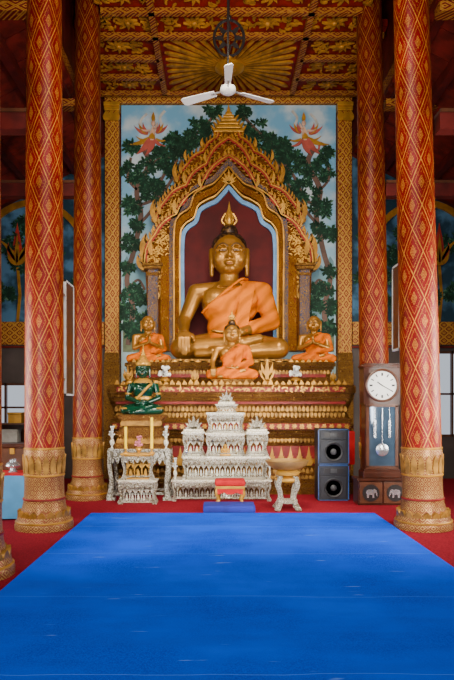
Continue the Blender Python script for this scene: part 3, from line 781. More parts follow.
BODY = {}; ROBE = {}
def figure(name, label, cat, loc, sc, rz, pose, mb, mr, vox, head='flame', legs=False, robe=True, mh=None, crown_m=None, group=None, slim=1.0):
    t = thing(name, label, cat, loc, rz, group)
    key = (pose, vox)
    if key not in BODY: BODY[key] = figure_body(pose, vox)
    K = Matrix.Diagonal((sc * slim, sc, sc, 1))
    def add(nm, bm, m, smooth=True):
        if isinstance(bm, bmesh.types.BMesh):
            bmesh.ops.recalc_face_normals(bm, faces=bm.faces); me = bpy.data.meshes.new(nm); bm.to_mesh(me); bm.free()
        else: me = bm
        me.transform(K)
        return obj(nm, me, m, t, smooth)
    add('body', BODY[key].copy(), mb)
    if robe:
        rk = (vox, legs)
        if rk not in ROBE: ROBE[rk] = robe_mesh(vox * 1.2, legs)
        add('robe', ROBE[rk].copy(), mr)
        add('sash', sash_mesh(), mr); add('robe_hem', robe_edge(), mr)
    for s in (-1, 1):
        b = B(); ell(b, (s * .125, -.312, 1.998), (.058, .012, .007)); o = add('eye', b, m_eyew)
        b = B(); ell(b, (s * .122, -.322, 1.998), (.020, .006, .007)); p = add('pupil', b, m_dark); p.parent = o
        b = B(); tube(b, smoothline([(s * .055, -.322, 2.0), (s * .125, -.322, 2.008), (s * .19, -.288, 1.995)], 3), .005, 6); p = add('eyelid_line', b, m_dark); p.parent = o
        b = B(); tube(b, smoothline([(s * .03, -.345, 2.06), (s * .11, -.335, 2.125), (s * .20, -.288, 2.10), (s * .25, -.228, 2.05)], 3), .007, 6); add('eyebrow', b, m_brow)
    b = B(); ell(b, (0, -.335, 1.772), (.07, .008, .006)); ell(b, (0, -.325, 1.755), (.055, .01, .014)); add('mouth', b, m_lip)
    if head == 'flame':
        b = B(); ell(b, (0, .10, 2.16), (.335, .31, .27), Matrix.Rotation(-.12, 4, 'X'), 24)
        ell(b, (0, .12, 2.44), (.165, .165, .16), n=18)
        add('hair', b, mh or m_hair)
        b = B(); lathe(b, [(.05, 2.54), (.085, 2.60), (.10, 2.66), (.085, 2.73), (.055, 2.80), (.03, 2.88), (.012, 2.98), (0, 3.04)], 14, Matrix.Translation((0, .12, 0)))
        for k in range(6):
            a = k * PI / 3
            tube(b, smoothline([(.07 * math.cos(a), .12 + .07 * math.sin(a), 2.58), (.14 * math.cos(a), .12 + .14 * math.sin(a), 2.66), (.07 * math.cos(a), .12 + .07 * math.sin(a), 2.80)], 3), .02, 6)
        add('flame_finial', b, m_goldb)
    if head == 'crown':
        b = B(); lathe(b, [(.36, 2.14), (.39, 2.20), (.37, 2.26), (.26, 2.34), (.28, 2.38), (.18, 2.46), (.20, 2.50), (.11, 2.60), (.12, 2.64), (.05, 2.80), (.018, 3.0), (0, 3.12)], 20, Matrix.Translation((0, .05, 0)))
        add('crown', b, crown_m)
        b = B(); lathe(b, [(.22, 1.60), (.36, 1.53), (.50, 1.43), (.48, 1.38), (.3, 1.45)], 24, Matrix.Translation((0, .05, 0)), 1.0, .8); add('collar', b, crown_m)
        b = B(); tube(b, smoothline([(.46, .0, 1.36), (.30, -.27, 1.22), (.05, -.34, .98), (-.25, -.29, .72), (-.36, -.18, .58)], 4), .06, 8); add('gold_sash', b, crown_m)
        b = B(); lathe(b, [(.40, .64), (.45, .68), (.45, .76), (.40, .80)], 24, Matrix.Translation((0, .05, 0)), 1.0, .78); add('belt', b, crown_m)
        for s in (-1, 1):
            b = B(); ell(b, (s * .75, .05, .92), (.18, .18, .06)); add('armlet', b, crown_m)
            b = B(); ell(b, (s * .88, -.33, .28), (.21, .21, .06)); add('knee_band', b, crown_m)
            b = B(); ell(b, (s * .66, .09, 1.42), (.17, .19, .09)); add('epaulette', b, crown_m)
    return t
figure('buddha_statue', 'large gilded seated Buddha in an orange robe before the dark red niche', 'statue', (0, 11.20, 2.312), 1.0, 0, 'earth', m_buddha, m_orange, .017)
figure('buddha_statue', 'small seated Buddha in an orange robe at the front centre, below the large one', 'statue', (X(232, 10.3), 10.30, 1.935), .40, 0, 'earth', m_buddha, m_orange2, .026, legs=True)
b = B(); tiers(b, [(.36, .2, 1.842), (.36, .2, 1.87), (.32, .18, 1.89), (.37, .2, 1.92), (.37, .2, 1.935)], X(232, 10.3), 10.24, .12); tag(obj('plinth', b, m_carvf), 'low gilded plinth under the small front Buddha', 'plinth')
GD = 'kneeling disciples beside the large Buddha'
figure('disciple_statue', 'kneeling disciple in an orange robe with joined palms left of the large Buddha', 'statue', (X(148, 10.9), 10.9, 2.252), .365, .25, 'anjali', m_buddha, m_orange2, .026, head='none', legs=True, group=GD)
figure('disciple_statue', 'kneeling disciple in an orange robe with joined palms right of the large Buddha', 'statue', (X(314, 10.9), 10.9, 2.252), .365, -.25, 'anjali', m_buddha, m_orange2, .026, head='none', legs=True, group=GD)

# ------------------------------------------------------------------ offering furniture
def table_(name, label, cat, cx, d0, w, dep, h, z0, mt, mb, group=None, rail=True, leg_r=.03, back=False):
    t = thing(name, label, cat, (cx, d0 + dep / 2, z0), 0, group)
    hx, hy = w / 2, dep / 2; tt = min(.028, h * .12)
    b = B(); box(b, -hx, hx, -hy, hy, h - tt, h, .005); box(b, -hx + .02, hx - .02, -hy + .02, hy - .02, h - tt * 1.6, h - tt); obj('tabletop', b, mt, t)
    ah = h * .24
    n = max(3, int(w / .085)); zb = h - tt * 1.6
    low = [(-hx + .03 + k / (n * 6) * (w - .06), zb - ah * (.45 + .55 * abs(math.sin(k / 6 * PI)))) for k in range(n * 6 + 1)]
    top = [(x, zb) for x, z in low]
    for y0, y1 in ((-hy + .025, -hy + .037), (hy - .037, hy - .025)):
        b = B(); strip(b, low, top, y0, y1)
        obj('apron', b, mb, t)
    if back:
        b = B(); hb = zb - .01; m = max(2, int((w - .16) / .085)); pw = (w - .16) / m
        for k in range(m + 1):
            xx = -hx + .08 + pw * k; box(b, xx - .007, xx + .007, hy - .10, hy - .085, 0, hb)
        box(b, -hx + .07, hx - .07, hy - .105, hy - .08, 0, .02); box(b, -hx + .07, hx - .07, hy - .105, hy - .08, hb * .62, hb * .66)
        for k in range(m):
            xx = -hx + .08 + pw * (k + .5)
            for sg in (-1, 1): prism(b, leaf(xx - sg * pw * .42, hb * .5, PI / 2 - sg * .5, hb * .42, pw * .3, sg * .5, 6), hy - .11, hy - .09)
            prism(b, leaf(xx, .02, PI / 2, hb * .42, pw * .5, 0, 6), hy - .11, hy - .09)
            prism(b, leaf(xx, hb * .66, PI / 2, hb * .3, pw * .7, 0, 6), hy - .11, hy - .09)
        obj('pierced_back', b, mt, t)
    for sx in (-1, 1):
        b = B(); box(b, *sorted((sx * (hx - .025), sx * (hx - .037))), -hy + .03, hy - .03, zb - ah * .6, zb); obj('side_apron', b, mb, t)
        for sy in (-1, 1):
            b = B(); x, y = sx * (hx - .045), sy * (hy - .045)
            r = min(leg_r, h * .08)
            tube(b, smoothline([(x, y, h - tt * 1.5), (x + sx * .018, y + sy * .012, h * .68), (x - sx * .012, y, h * .34), (x + sx * .012, y + sy * .01, r * .9)], 3), [r * 1.15 - .5 * r * math.sin(PI * k / 9) for k in range(10)], 8)
            box(b, x - r * 1.2, x + r * 1.5, y - r * 1.3, y + r * 1.3, 0, r * .9); obj('leg', b, mb, t, True)
    if rail:
        for y0 in (-hy + .035, hy - .06): b = B(); box(b, -hx + .05, hx - .05, y0, y0 + .015, h * .10, h * .15); obj('stretcher', b, mb, t)
    return t
FZ = .012
G = 'nested silver-white altar tables'
T = [('long low silver-white altar table behind the red stool, lowest of the stack', -.16, 9.25, 1.56, .46, .33, FZ),
     ('wide second silver-white altar table on the long low one, carrying the rest', -.10, 9.29, 1.36, .40, .36, FZ + .33),
     ('left tower table of the silver-white altar stack, nearest the green Buddha', -.60, 9.31, .36, .34, .38, FZ + .69),
     ('right tower table of the silver-white altar stack, nearest the gold pedestal bowl', .40, 9.31, .36, .34, .38, FZ + .69),
     ('middle table of the silver-white altar stack, between the two tower tables', -.10, 9.29, .63, .36, .36, FZ + .69),
     ('upper silver-white altar table standing on the middle one of the stack', -.10, 9.31, .60, .32, .32, FZ + 1.05),
     ('topmost little silver-white altar table of the stack under the small Buddha', -.08, 9.34, .36, .26, .13, FZ + 1.37)]
for lb, cx, d0, w, dep, h, z0 in T: table_('altar_table', lb, 'table', cx, d0, w, dep, h, z0, m_whiteplain, m_white, G, leg_r=.024, back=True)
GG = 'carved gables on the altar stack'
for lb, cx, d, z, w, h in (('carved silver-white gable on the left tower table', -.60, 9.48, FZ + 1.07, .32, .24), ('carved silver-white gable on the right tower table', .40, 9.48, FZ + 1.07, .32, .24), ('small carved silver-white gable crowning the topmost altar table', -.08, 9.47, FZ + 1.50, .26, .20)):
    t = thing('carved_gable', lb, 'ornament', (cx, d, z), 0, GG)
    b = B(); box(b, -w / 2, w / 2, -.05, .05, 0, .04, .005); obj('foot', b, m_whiteplain, t)
    b = B()
    for a in (-75, -50, -25, 0, 25, 50, 75): prism(b, leaf(0, .03, PI / 2 + math.radians(a), h * (1 - abs(a) / 190), w * .22, 0, 7), -.02 - .004 * (a % 2), .02)
    obj('crest', b, m_white, t)
def vase(label, p, h, r, mat, flower=None, cat='vase', name='flower_vase', group=None):
    t = thing(name, label, cat, p, 0, group)
    b = B(); lathe(b, [(r * .6, 0), (r * .62, h * .05), (r * .35, h * .15), (r * .5, h * .25), (r, h * .5), (r * .85, h * .7), (r * .4, h * .85), (r * .6, h), (r * .5, h), (r * .3, h * .86)], 18); obj('body', b, mat, t, True)
    if flower:
        for k in range(12):
            b = B(); a = k * 2.4; rr = r * (.3 + .9 * (k % 5) / 5)
            q = (rr * math.cos(a), rr * math.sin(a), h * 1.25 + .04 * (k % 4)); cyl(b, (0, 0, h * .9), q, .004, .004, 5); ell(b, q, (r * .38,) * 3, n=7)
            obj('flower', b, flower, t, True)
    return t
m_wflow = plain('white_blossom', (.75, .75, .68), .6); m_pflow = plain('pink_blossom', (.60, .16, .24), .6)
GV = 'flower vases on the altar furniture'
vase('small plain silver vase on the left end of the wide altar table', (-.71, 9.36, FZ + .69), .13, .035, m_steel, None, group=GV)
vase('white flower vase on the left end of the long low altar table', (-.885, 9.40, FZ + .33), .16, .035, m_whiteplain, m_wflow, group=GV)
vase('white flower vase on the right end of the long low altar table', (.595, 9.40, FZ + .33), .16, .018, m_whiteplain, m_wflow, group=GV)
figure('buddha_figurine', 'tiny gilded Buddha figurine inside the middle of the silver-white altar stack', 'figurine', (-.10, 9.42, FZ + .69), .082, 0, 'lap', m_goldb, m_orange, .05, robe=False)

# table and green buddha on left
table_('marble_table', 'grey marble table under the green Buddha on the left', 'table', -1.455, 9.36, .97, .56, .80, FZ, m_stone, m_stone, leg_r=.05)
t = thing('tiered_stand', 'gilded tiered stand lifting the green Buddha on the grey marble table', 'stand', (X(142, 9.55), 9.66, FZ + .80))
b = B(); tiers(b, [(.46, .25, 0), (.46, .25, .07), (.42, .23, .10), (.38, .21, .18), (.42, .23, .22), (.42, .23, .27)], 0, 0, .1); obj('lower_tier', b, m_ped, t)
b = B(); tiers(b, [(.36, .21, .27), (.36, .21, .31), (.30, .18, .35), (.32, .20, .43), (.38, .23, .49), (.38, .23, .53)], 0, 0, .1); obj('upper_tier', b, m_ped, t)
for x, y, z, n in ((.38, -.22, .08, 18), (.32, -.2, .36, 16)): b = B(); petal_row(b, -x, x, y, z, .1, n, .02); obj('lotus_petal_band', b, m_golda, t)
figure('green_buddha', 'emerald green seated Buddha with gilded crown and ornaments on a tiered stand', 'statue', (X(142, 9.55), 9.68, FZ + 1.33), .37, 0, 'lap', m_green, m_goldb, .026, head='crown', robe=False, mh=m_green, crown_m=m_goldb, slim=.86)
GS = 'silver and gold stands before the green Buddha'
table_('offering_stand', 'lower silver and gold stand in front of the green Buddha', 'stand', X(138, 9.1), 8.98, .60, .26, .36, FZ, m_whiteplain, m_white, GS, leg_r=.026, back=True)
table_('offering_stand', 'upper silver and gold stand stacked on another before the green Buddha', 'stand', X(138, 9.1), 9.0, .50, .22, .40, FZ + .36, m_goldb, m_white, GS, leg_r=.026, back=True)
for px, h, lb in ((126, .40, 'shorter yellow candle on the left of the stand before the green Buddha'), (152, .54, 'taller yellow candle on the right of the stand before the green Buddha')):
    t = thing('candle', lb, 'candle', (X(px, 9.1), 9.08, FZ + .76), 0, 'yellow candles')
    b = B(); lathe(b, [(.035, 0), (.035, .012), (.012, .03), (.012, .05), (.03, .06), (.03, .07)], 14); obj('holder', b, m_goldb, t, True)
    b = B(); cyl(b, (0, 0, .065), (0, 0, h), .022, .020, 12); obj('wax', b, m_yellow, t, True)
    b = B(); cyl(b, (0, 0, h), (0, 0, h + .02), .003, .003, 6); obj('wick', b, m_dark, t)
vase('small gilded bowl of pink flowers between the two yellow candles', (X(139, 9.1), 9.1, FZ + .76), .10, .05, m_goldb, m_pflow, 'bowl', 'flower_bowl')
vase('white flower vase at the left end of the grey marble table', (-1.88, 9.44, FZ + .80), .18, .04, m_whiteplain, m_wflow, group=GV)
vase('white flower vase at the right end of the grey marble table', (-1.03, 9.42, FZ + .80), .18, .04, m_whiteplain, m_wflow, group=GV)

# ornaments on the pedestal ledge
def flame_orn(label, px, d, z, h):
    t = thing('flame_ornament', label, 'ornament', (X(px, d), d, z), 0, 'gilded leaf sprays on the pedestal ledge')
    b = B(); lathe(b, [(.07, 0), (.07, .02), (.03, .05), (.03, .07), (.045, .09), (.0, .10)], 16); obj('foot', b, m_gold, t, True)
    b = B()
    for a, k in ((0, 1), (26, .82), (-26, .82), (50, .6), (-50, .6)): prism(b, leaf(0, .08, PI / 2 + math.radians(a), (h - .1) * k, h * .16, -math.radians(a) * .7, 8), -.015 - .002 * (a == 0), .015)
    obj('leaf_spray', b, m_gold, t)
flame_orn('gilded leaf spray on the ledge right of the small Buddha', 267, 10.22, 1.842, .50)
flame_orn('gilded leaf spray on the ledge left of the small Buddha', 195, 10.22, 1.842, .30)
flame_orn('gilded leaf spray at the far left end of the pedestal ledge', 128, 10.2, 1.842, .36)
flame_orn('gilded leaf spray at the far right end of the pedestal ledge', 333, 10.2, 1.842, .26)
for px, lb in ((165, 'left'), (296, 'right')):
    vase('gilded footed bowl of white flowers on the pedestal ledge, %s of the small Buddha' % lb, (X(px, 10.2), 10.2, 1.842), .14, .09, m_gold, m_wflow, 'bowl', 'flower_bowl', 'flower bowls on the pedestal ledge')

# pedestal bowl right
t = thing('pedestal_bowl', 'wide gilded dish on an ornate cream four-legged stand right of the altar tables', 'pedestal bowl', (X(287, 8.55), 8.55, FZ))
b = B(); lathe(b, [(.10, .56), (.20, .585), (.27, .63), (.305, .69), (.31, .70), (.29, .70), (.25, .65), (.1, .60)], 32); obj('dish', b, plain('bronze_gilding', (.32, .18, .05), .4, .35), t, True)
b = B(); lathe(b, [(.15, .40), (.17, .42), (.17, .455), (.07, .47), (.12, .485), (.17, .5), (.18, .535), (.14, .56), (.1, .57)], 24); obj('collar', b, m_goldb, t, True)
for k in range(4):
    a = PI / 4 + k * PI / 2; b = B()
    L = smoothline([(.15, .45), (.19, .36), (.14, .24), (.13, .14), (.20, .03)], 4)
    tube(b, [(r * math.cos(a), r * math.sin(a), z) for r, z in L], [.042 - .012 * math.sin(PI * i / (len(L) - 1)) for i in range(len(L))], 8)
    ell(b, (.21 * math.cos(a), .21 * math.sin(a), .025), (.045, .045, .025), n=10); obj('leg', b, m_white, t, True)
b = B(); lathe(b, [(.14, .10), (.15, .12), (.15, .14), (.05, .15)], 20); obj('shelf', b, m_white, t, True)

# red stool and blue cushion
t = thing('stool', 'small gold-legged stool with a red padded top before the altar tables', 'stool', (X(230, 8.9), 8.9, FZ))
b = B(); box(b, -.225, .225, -.15, .15, .30, .39, .03); obj('cushion', b, m_redcloth, t, True)
b = B(); box(b, -.215, .215, -.145, .145, .26, .30, .006); obj('frame', b, m_goldb, t)
for y in (-.14, .125):
    b = B(); n = 24; low = [(-.19 + .38 * k / n, .26 - .05 - .03 * abs(math.cos(k / n * 2 * PI))) for k in range(n + 1)]; strip(b, low, [(x, .262) for x, z in low], y, y + .015); obj('apron', b, m_redcloth, t)
for sx in (-1, 1):
    for sy in (-1, 1):
        b = B(); tube(b, smoothline([(sx * .18, sy * .11, .27), (sx * .20, sy * .12, .18), (sx * .165, sy * .105, .1), (sx * .19, sy * .12, .025)], 3), .025, 8); obj('leg', b, m_goldb, t, True)
b = B(); box(b, -.36, .36, -.20, .20, 0, .10, .02); o = obj('floor_cushion', b, m_cushion, None, True, loc=(X(229, 8.42), 8.44, FZ)); tag(o, 'flat royal blue floor cushion lying in front of the red stool', 'cushion')

# speakers
def speaker(label, z0, h):
    t = thing('loudspeaker', label, 'loudspeaker', (X(333, 9.35), 9.48, z0), 0, 'stacked loudspeakers')
    w = .24
    b = B(); box(b, -w, w, -.17, .17, 0, h, .012); obj('cabinet', b, m_black, t)
    for x in (-w + .006, w - .006): b = B(); box(b, x - .006, x + .006, -.178, -.165, .02, h - .02); obj('blue_edging', b, m_bluetrim, t)
    for z in (.012, h - .012): b = B(); box(b, -w + .02, w - .02, -.178, -.165, z - .005, z + .005); obj('blue_edging', b, m_bluetrim, t)
    b = B(); box(b, -.20, .20, -.180, -.165, .035, h * .68, .006); obj('driver_panel', b, m_panel, t)
    R = Matrix.Translation((0, -.18, h * .36)) @ Matrix.Rotation(PI / 2, 4, 'X')
    b = B(); lathe(b, [(.150, 0), (.150, .010), (.140, .014), (.132, .008), (.10, -.008), (.06, -.010)], 32, R); wf = obj('woofer', b, m_cone, t, True)
    b = B(); ell(b, (0, -.175, h * .36), (.05, .022, .05)); obj('dust_cap', b, m_cap, wf, True)
    zt = h * .83
    b = B(); box(b, -.20, .20, -.182, -.165, zt - .065, zt + .065, .006); hn = obj('horn_tweeter', b, m_panel, t)
    b = B(); prism(b, [(-.15, zt - .04), (.15, zt - .04), (.15, zt + .04), (-.15, zt + .04)], -.188, -.18); obj('horn_mouth', b, m_dark, hn)
    b = B(); box(b, -.05, .05, -.192, -.186, zt - .03, zt + .03, .004); obj('horn_throat', b, m_cap, hn)
    return t
speaker('lower black loudspeaker of the pair, standing on the red carpet', FZ, .56)
speaker('upper black loudspeaker stacked on the other beside the tall clock', FZ + .56, .56)

# red chair
t = thing('red_chair', 'red upholstered chair squeezed in behind the loudspeakers and beside the clock', 'chair', (1.76, 9.80, FZ))
b = B(); box(b, -.17, .17, -.11, .13, .43, .50, .02); obj('seat', b, m_redcloth, t, True)
b = B(); box(b, -.16, .285, .07, .13, .50, 1.06, .025); obj('backrest', b, m_redcloth, t, True)
for sx in (-.15, .13):
    for sy in (-.09, .10): b = B(); cyl(b, (sx, sy, 0), (sx, sy, .44), .014, .016, 10); obj('leg', b, m_wood, t, True)

# low cabinet + clock
CX = X(381, 9.0)
t = thing('low_cabinet', 'low dark wooden cabinet with two round elephant emblems under the tall clock', 'cabinet', (CX, 9.06, FZ))
b = B(); box(b, -.37, .37, -.16, .16, 0, .36, .01); box(b, -.39, .39, -.18, .17, .36, .40, .008); obj('body', b, m_wood, t)
for s in (-1, 1):
    b = B(); box(b, s * .18 - .165, s * .18 + .165, -.172, -.158, .03, .34, .004); dr = obj('door', b, m_woodl, t)
    b = B(); lathe(b, [(.125, 0), (.125, .008), (0, .008)], 28, Matrix.Translation((s * .18, -.172, .185)) @ Matrix.Rotation(PI / 2, 4, 'X')); obj('round_panel', b, m_dark, dr)
    b = B(); x = s * .18; z = .185
    prism(b, [(x - s * u, z + v) for u, v in [(-.075, .01), (-.06, .045), (-.01, .055), (.03, .05), (.05, .06), (.075, .045), (.085, .015), (.09, -.03), (.105, -.045), (.09, -.05), (.075, -.03), (.068, .0), (.045, -.005), (.045, -.07), (.02, -.07), (.015, -.025), (-.03, -.025), (-.035, -.07), (-.06, -.07), (-.065, -.02)]], -.188, -.179)
    obj('elephant_emblem', b, m_steel, dr)
t = thing('longcase_clock', 'tall brown wooden clock with round white dial and glass pendulum case', 'clock', (CX, 9.06, FZ + .40))
H = 1.70
b = B()
prism(b, [(-.25, .10), (.25, .10), (.25, 1.08), (.27, 1.12), (.27, H - .05), (-.27, H - .05), (-.27, 1.12), (-.25, 1.08)], -.11, .13)
box(b, -.30, .30, -.14, .14, H - .05, H - .015, .008); box(b, -.26, .26, -.12, .13, H - .015, H + .01, .006)
box(b, -.29, .29, -.15, .15, 0, .10, .012); box(b, -.27, .27, -.13, .14, .10, .13, .006)
obj('case', b, m_wood, t)
RY = Matrix.Rotation(PI / 2, 4, 'X')
b = B(); lathe(b, [(.245, 0), (.25, .02), (.235, .03), (.215, .025), (.215, 0)], 40, Matrix.Translation((0, -.11, H - .32)) @ RY); obj('bezel', b, m_woodl, t, True)
b = B(); lathe(b, [(.216, 0), (.216, .012), (0, .013)], 40, Matrix.Translation((0, -.11, H - .32)) @ RY); dial = obj('dial', b, plain('dial_white', (.80, .80, .74), .4, 0, .03), t)
for k in range(12):
    b = B(); a = k * PI / 6; R = Matrix.Translation((0, -.124, H - .32)) @ Matrix.Rotation(a, 4, 'Y')
    bmesh.ops.create_cube(b, size=1, matrix=R @ Matrix.Translation((0, 0, .165)) @ Matrix.Diagonal((.016 if k % 3 else .026, .004, .045, 1)))
    obj('hour_mark', b, m_dark, dial)
for a, L, w in ((math.radians(-55), .10, .016), (math.radians(120), .15, .011)):
    b = B(); bmesh.ops.create_cube(b, size=1, matrix=Matrix.Translation((0, -.128, H - .32)) @ Matrix.Rotation(a, 4, 'Y') @ Matrix.Translation((0, 0, L / 2 - .01)) @ Matrix.Diagonal((w, .003, L, 1)))
    obj('hand', b, m_dark, dial)
b = B(); box(b, -.20, .20, -.118, -.108, .18, 1.06); pane = obj('glass_panel', b, m_glass, t)
b = B()
for x in (-.215, .215): box(b, x - .02, x + .02, -.13, -.108, .16, 1.08)
for z in (.16, 1.08): box(b, -.235, .235, -.13, -.108, z - .02, z + .02)
obj('door_frame', b, m_woodl, t)
b = B(); cyl(b, (0, -.124, 1.04), (0, -.124, .46), .007, .007, 8); lathe(b, [(.095, 0), (.095, .01), (.06, .022), (0, .026)], 28, Matrix.Translation((0, -.117, .42)) @ RY); obj('pendulum', b, m_steel, t, True)
for x in (-.11, .11): b = B(); cyl(b, (x, -.128, .60), (x, -.128, .86), .022, .022, 14); cyl(b, (x, -.128, .86), (x, -.128, 1.05), .003, .003, 6); obj('weight', b, m_steel, t, True)

# framed boards hung beside front columns
for s, x, z0, z1, dy, lb in ((-1, -2.15, 1.62, 3.08, .43, 'left'), (1, 2.08, 2.20, 3.30, .30, 'right')):
    t = thing('hanging_board', 'narrow white-framed board hung edge-on beside the front %s column' % lb, 'framed board', (x, 7.56, z0), 0, 'framed boards on the front columns')
    h = z1 - z0
    b = B(); box(b, -.010, .010, .02, dy, .02, h - .02); obj('panel', b, m_wood, t)
    b = B()
    for y in (.012, dy): box(b, -.016, .016, y - .012, y + .012, 0, h)
    for z in (.012, h - .012): box(b, -.016, .016, 0, dy + .012, z - .012, z + .012)
    obj('frame', b, m_paper, t)
    for z in (.2, h - .2): b = B(); box(b, -.012, .012, -.10, .01, z - .015, z + .015); obj('bracket', b, m_steel, t)

# left side table with cloth, bowl and chest
t = thing('side_table', 'small table draped in sky blue cloth behind the front left column', 'table', (-3.0, 8.1, FZ))
b = B(); box(b, -.52, .52, -.34, .34, .56, .60, .008); obj('tabletop', b, m_redcloth, t)
b = B()
NX = 120; per = []
for k in range(NX):
    u = k / NX * 4; sgm = int(u); v = u - sgm
    c = [(-.53, -.35), (.53, -.35), (.53, .35), (-.53, .35)]; p, q = c[sgm], c[(sgm + 1) % 4]
    per.append((p[0] + (q[0] - p[0]) * v, p[1] + (q[1] - p[1]) * v))
prev = None
for z, e in ((.575, 0), (.4, .01), (.2, .02), (.02, .03)):
    r = [b.verts.new((x * (1 + e + e * 1.0 * math.sin(k * .9)), y * (1 + e + e * 1.0 * math.sin(k * .9)), z)) for k, (x, y) in enumerate(per)]
    if prev:
        for k in range(NX): b.faces.new((prev[k], prev[(k + 1) % NX], r[(k + 1) % NX], r[k]))
    prev = r
obj('cloth_skirt', b, m_clothblue, t, True)
for sx in (-1, 1):
    for sy in (-1, 1): b = B(); cyl(b, (sx * .45, sy * .27, 0), (sx * .45, sy * .27, .56), .02, .02, 10); obj('leg', b, m_wood, t)
vase('silver footed offering bowl on the blue draped table', (X(13, 7.95), 7.95, FZ + .60), .17, .10, m_steel, None, 'bowl', 'offering_bowl')
t = thing('wooden_chest', 'small brown wooden chest at the back of the blue draped table', 'chest', (-3.02, 8.28, FZ + .60))
b = B(); box(b, -.24, .24, -.10, .10, 0, .30, .01); obj('body', b, m_woodl, t)
b = B(); box(b, -.26, .26, -.12, .12, .30, .36, .015); obj('lid', b, m_wood, t)
b = B(); box(b, -.03, .03, -.115, -.1, .22, .30); obj('latch', b, m_goldb, t)
# shelf unit in the left aisle
t = thing('shelf_unit', 'brown wooden shelf unit with boxes below the far left window', 'shelf', (-4.25, 11.3, FZ))
for x in (-.5, .48): b = B(); box(b, x, x + .03, -.18, .18, 0, 1.15); obj('side_panel', b, m_woodl, t)
for z in (.04, .40, .76, 1.12): b = B(); box(b, -.47, .48, -.18, .18, z, z + .03); obj('shelf', b, m_woodl, t)
b = B(); box(b, -.47, .48, .16, .18, .04, 1.12); obj('back_panel', b, m_wood, t)
BX = [(-.34, .43, .2, .22, m_paper, 'white box at the left of the middle shelf'), (-.05, .43, .24, .16, m_redcloth, 'low red box in the middle of the shelf unit'), (.28, .43, .22, .26, m_clothblue, 'blue box at the right of the middle shelf'), (-.25, .79, .26, .2, m_redcloth, 'red box on the upper shelf of the unit'), (.15, .79, .3, .24, m_paper, 'wide white box on the upper shelf of the unit'), (.25, 1.15, .25, .2, m_goldb, 'gold box on top of the shelf unit')]
for x, z, w, h, m, lb in BX:
    t = thing('storage_box', lb, 'box', (-4.25 + x, 11.28, FZ + z), 0, 'boxes on the shelf unit')
    b = B(); box(b, -w / 2, w / 2, -.11, .11, 0, h * .8, .006); obj('body', b, m, t)
    b = B(); box(b, -w / 2 - .006, w / 2 + .006, -.116, .116, h * .8, h, .006); obj('lid', b, m, t)

# ------------------------------------------------------------------ fan and hanging ornament
FX, FD, FZZ = X(228, 8.2), 8.2, Z(90, 8.2)
t = thing('ceiling_fan', 'white three-bladed ceiling fan hanging on a long rod', 'ceiling fan', (FX, FD, FZZ))
b = B(); cyl(b, (0, 0, .05), (0, 0, 7.675 - FZZ), .016, .016, 10); lathe(b, [(.07, 7.675 - FZZ), (.06, 7.61 - FZZ), (.02, 7.50 - FZZ)], 16); obj('rod', b, m_dark, t, True)
b = B(); lathe(b, [(.0, -.06), (.06, -.055), (.10, -.03), (.11, .0), (.10, .035), (.05, .06), (.035, .10), (.03, .13), (0, .14)], 28); obj('motor', b, m_fan, t, True)
for a in (28, 152, 270):
    b = B(); ra = math.radians(a); R = Matrix.Rotation(ra, 4, 'Z')
    pts = [(.20, -.055), (.45, -.065), (.68, -.075), (.72, -.05), (.72, .05), (.68, .07), (.45, .06), (.20, .045)]
    if a == 270: pts = [(x * .86, y * .8) for x, y in pts]
    tl = .22
    A_ = [b.verts.new(R @ Vector((x, y, y * tl + .006))) for x, y in pts]; C_ = [b.verts.new(R @ Vector((x, y, y * tl - .004))) for x, y in pts]
    b.faces.new(A_); b.faces.new(C_[::-1])
    for i in range(8): b.faces.new((A_[i], C_[i], C_[(i + 1) % 8], A_[(i + 1) % 8]))
    bl = obj('blade', b, m_fan, t)
    b = B(); p = R @ Vector((.08, 0, 0)); q = R @ Vector((.26, 0, 0)); cyl(b, p, q, .014, .014, 8); obj('blade_arm', b, m_steel, bl)
t = thing('hanging_ornament', 'dark filigree ring pendant hanging from the ceiling above the fan', 'pendant', (X(229, 9.2), 9.2, Z(38, 9.2)))
b = B()
def ringt(r, rad, sq=1.2):
    tube(b, [(r * math.cos(a), 0, r * sq * math.sin(a)) for a in [2 * PI * k / 24 for k in range(25)]], rad, 6)
ringt(.23, .022); ringt(.10, .016)
for k in range(8):
    a = k * PI / 4
    prism(b, leaf(.09 * math.cos(a), .11 * math.sin(a), a, .14, .07, .0, 6), -.012, .012)
obj('filigree_ring', b, m_dark, t, True)
b = B(); cyl(b, (0, 0, .27), (0, 0, 7.775 - Z(38, 9.2)), .012, .012, 8); ell(b, (0, 0, .31), (.04, .04, .05), n=10); obj('hanger', b, m_dark, t, True)
b = B(); lathe(b, [(0, -.52), (.02, -.46), (.05, -.40), (.03, -.34), (.045, -.30), (.0, -.26)], 14); obj('drop', b, m_gold, t, True)

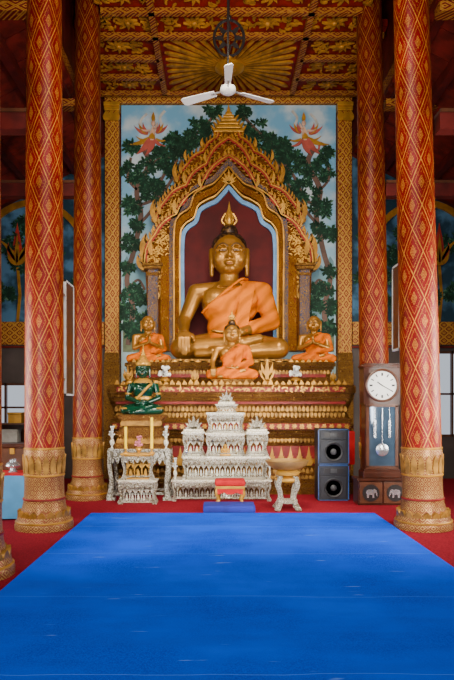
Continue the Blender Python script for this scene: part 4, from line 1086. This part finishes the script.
# ------------------------------------------------------------------ light, world, camera
def area(name, loc, tgt, sx, sy, e, col=(1, 1, 1), spread=None):
    l = bpy.data.lights.new(name, 'AREA'); l.shape = 'RECTANGLE'; l.size = sx; l.size_y = sy; l.energy = e; l.color = col
    if spread: l.spread = math.radians(spread)
    o = bpy.data.objects.new(name, l); COL.objects.link(o); o.location = loc
    o.rotation_euler = (Vector(tgt) - Vector(loc)).to_track_quat('-Z', 'Y').to_euler(); return o
area('front_door_light', (0, -1.2, 2.4), (0, 11, 2.0), 4, 3, 270, (1, .96, .90))
area('left_window_light', (-5.0, 7.4, 2.0), (0, 8.6, 2.5), 2.4, 2, 140, (1, .96, .90), 120)
area('right_window_light', (5.0, 7.0, 2.2), (0, 8.4, 2.5), 2.4, 2, 240, (1, .96, .90), 120)
area('upper_fill', (0, 3.0, 5.2), (0, 11.5, 5.0), 3, 2, 90, (1, .92, .80))
area('ceiling_bounce', (0, 4.4, 5.2), (0, 10.6, 7.7), 2.6, 1.0, 46, (1, .84, .62), 80)
for s in (-1, 1): area('aisle_bounce', (s * 3.9, 3.6, 3.0), (s * 3.7, 8.5, 5.9), 1.4, 1.0, 16, (1, .88, .75), 100)
area('carpet_fill', (0, 2.0, 6.8), (0, 5.5, 0), 4, 3, 140, (1, .98, .95))
area('altar_fill', (0, 5.4, 7.0), (0, 10.4, 1.4), 2.4, 1.2, 130, (1, .88, .70), 75)  # unseen overhead lamp added to brighten the altar; the ceiling has no opening
for s in (-1, 1): area('altar_side_fill', (s * 2.7 + .1, 4.3, 1.9), (s * .2, 9.6, 1.0), 1.0, 1.6, 85, (1, .95, .86), 80)  # pair of fill lamps added out of view to lift the altar front
w = bpy.data.worlds.new('World'); S.world = w; w.use_nodes = True
bg = w.node_tree.nodes['Background']; bg.inputs[0].default_value = (.80, .88, 1, 1); bg.inputs[1].default_value = .7
cam = bpy.data.cameras.new('Camera'); co = bpy.data.objects.new('Camera', cam); COL.objects.link(co)
co.location = (CXW, 0, CH); co.rotation_euler = (PI / 2, 0, 0)
cam.sensor_width = 36; cam.lens = 600 / 680 * 36; cam.shift_x = 10 / 680; cam.shift_y = 65 / 680; cam.clip_start = .05; cam.clip_end = 100
S.camera = co
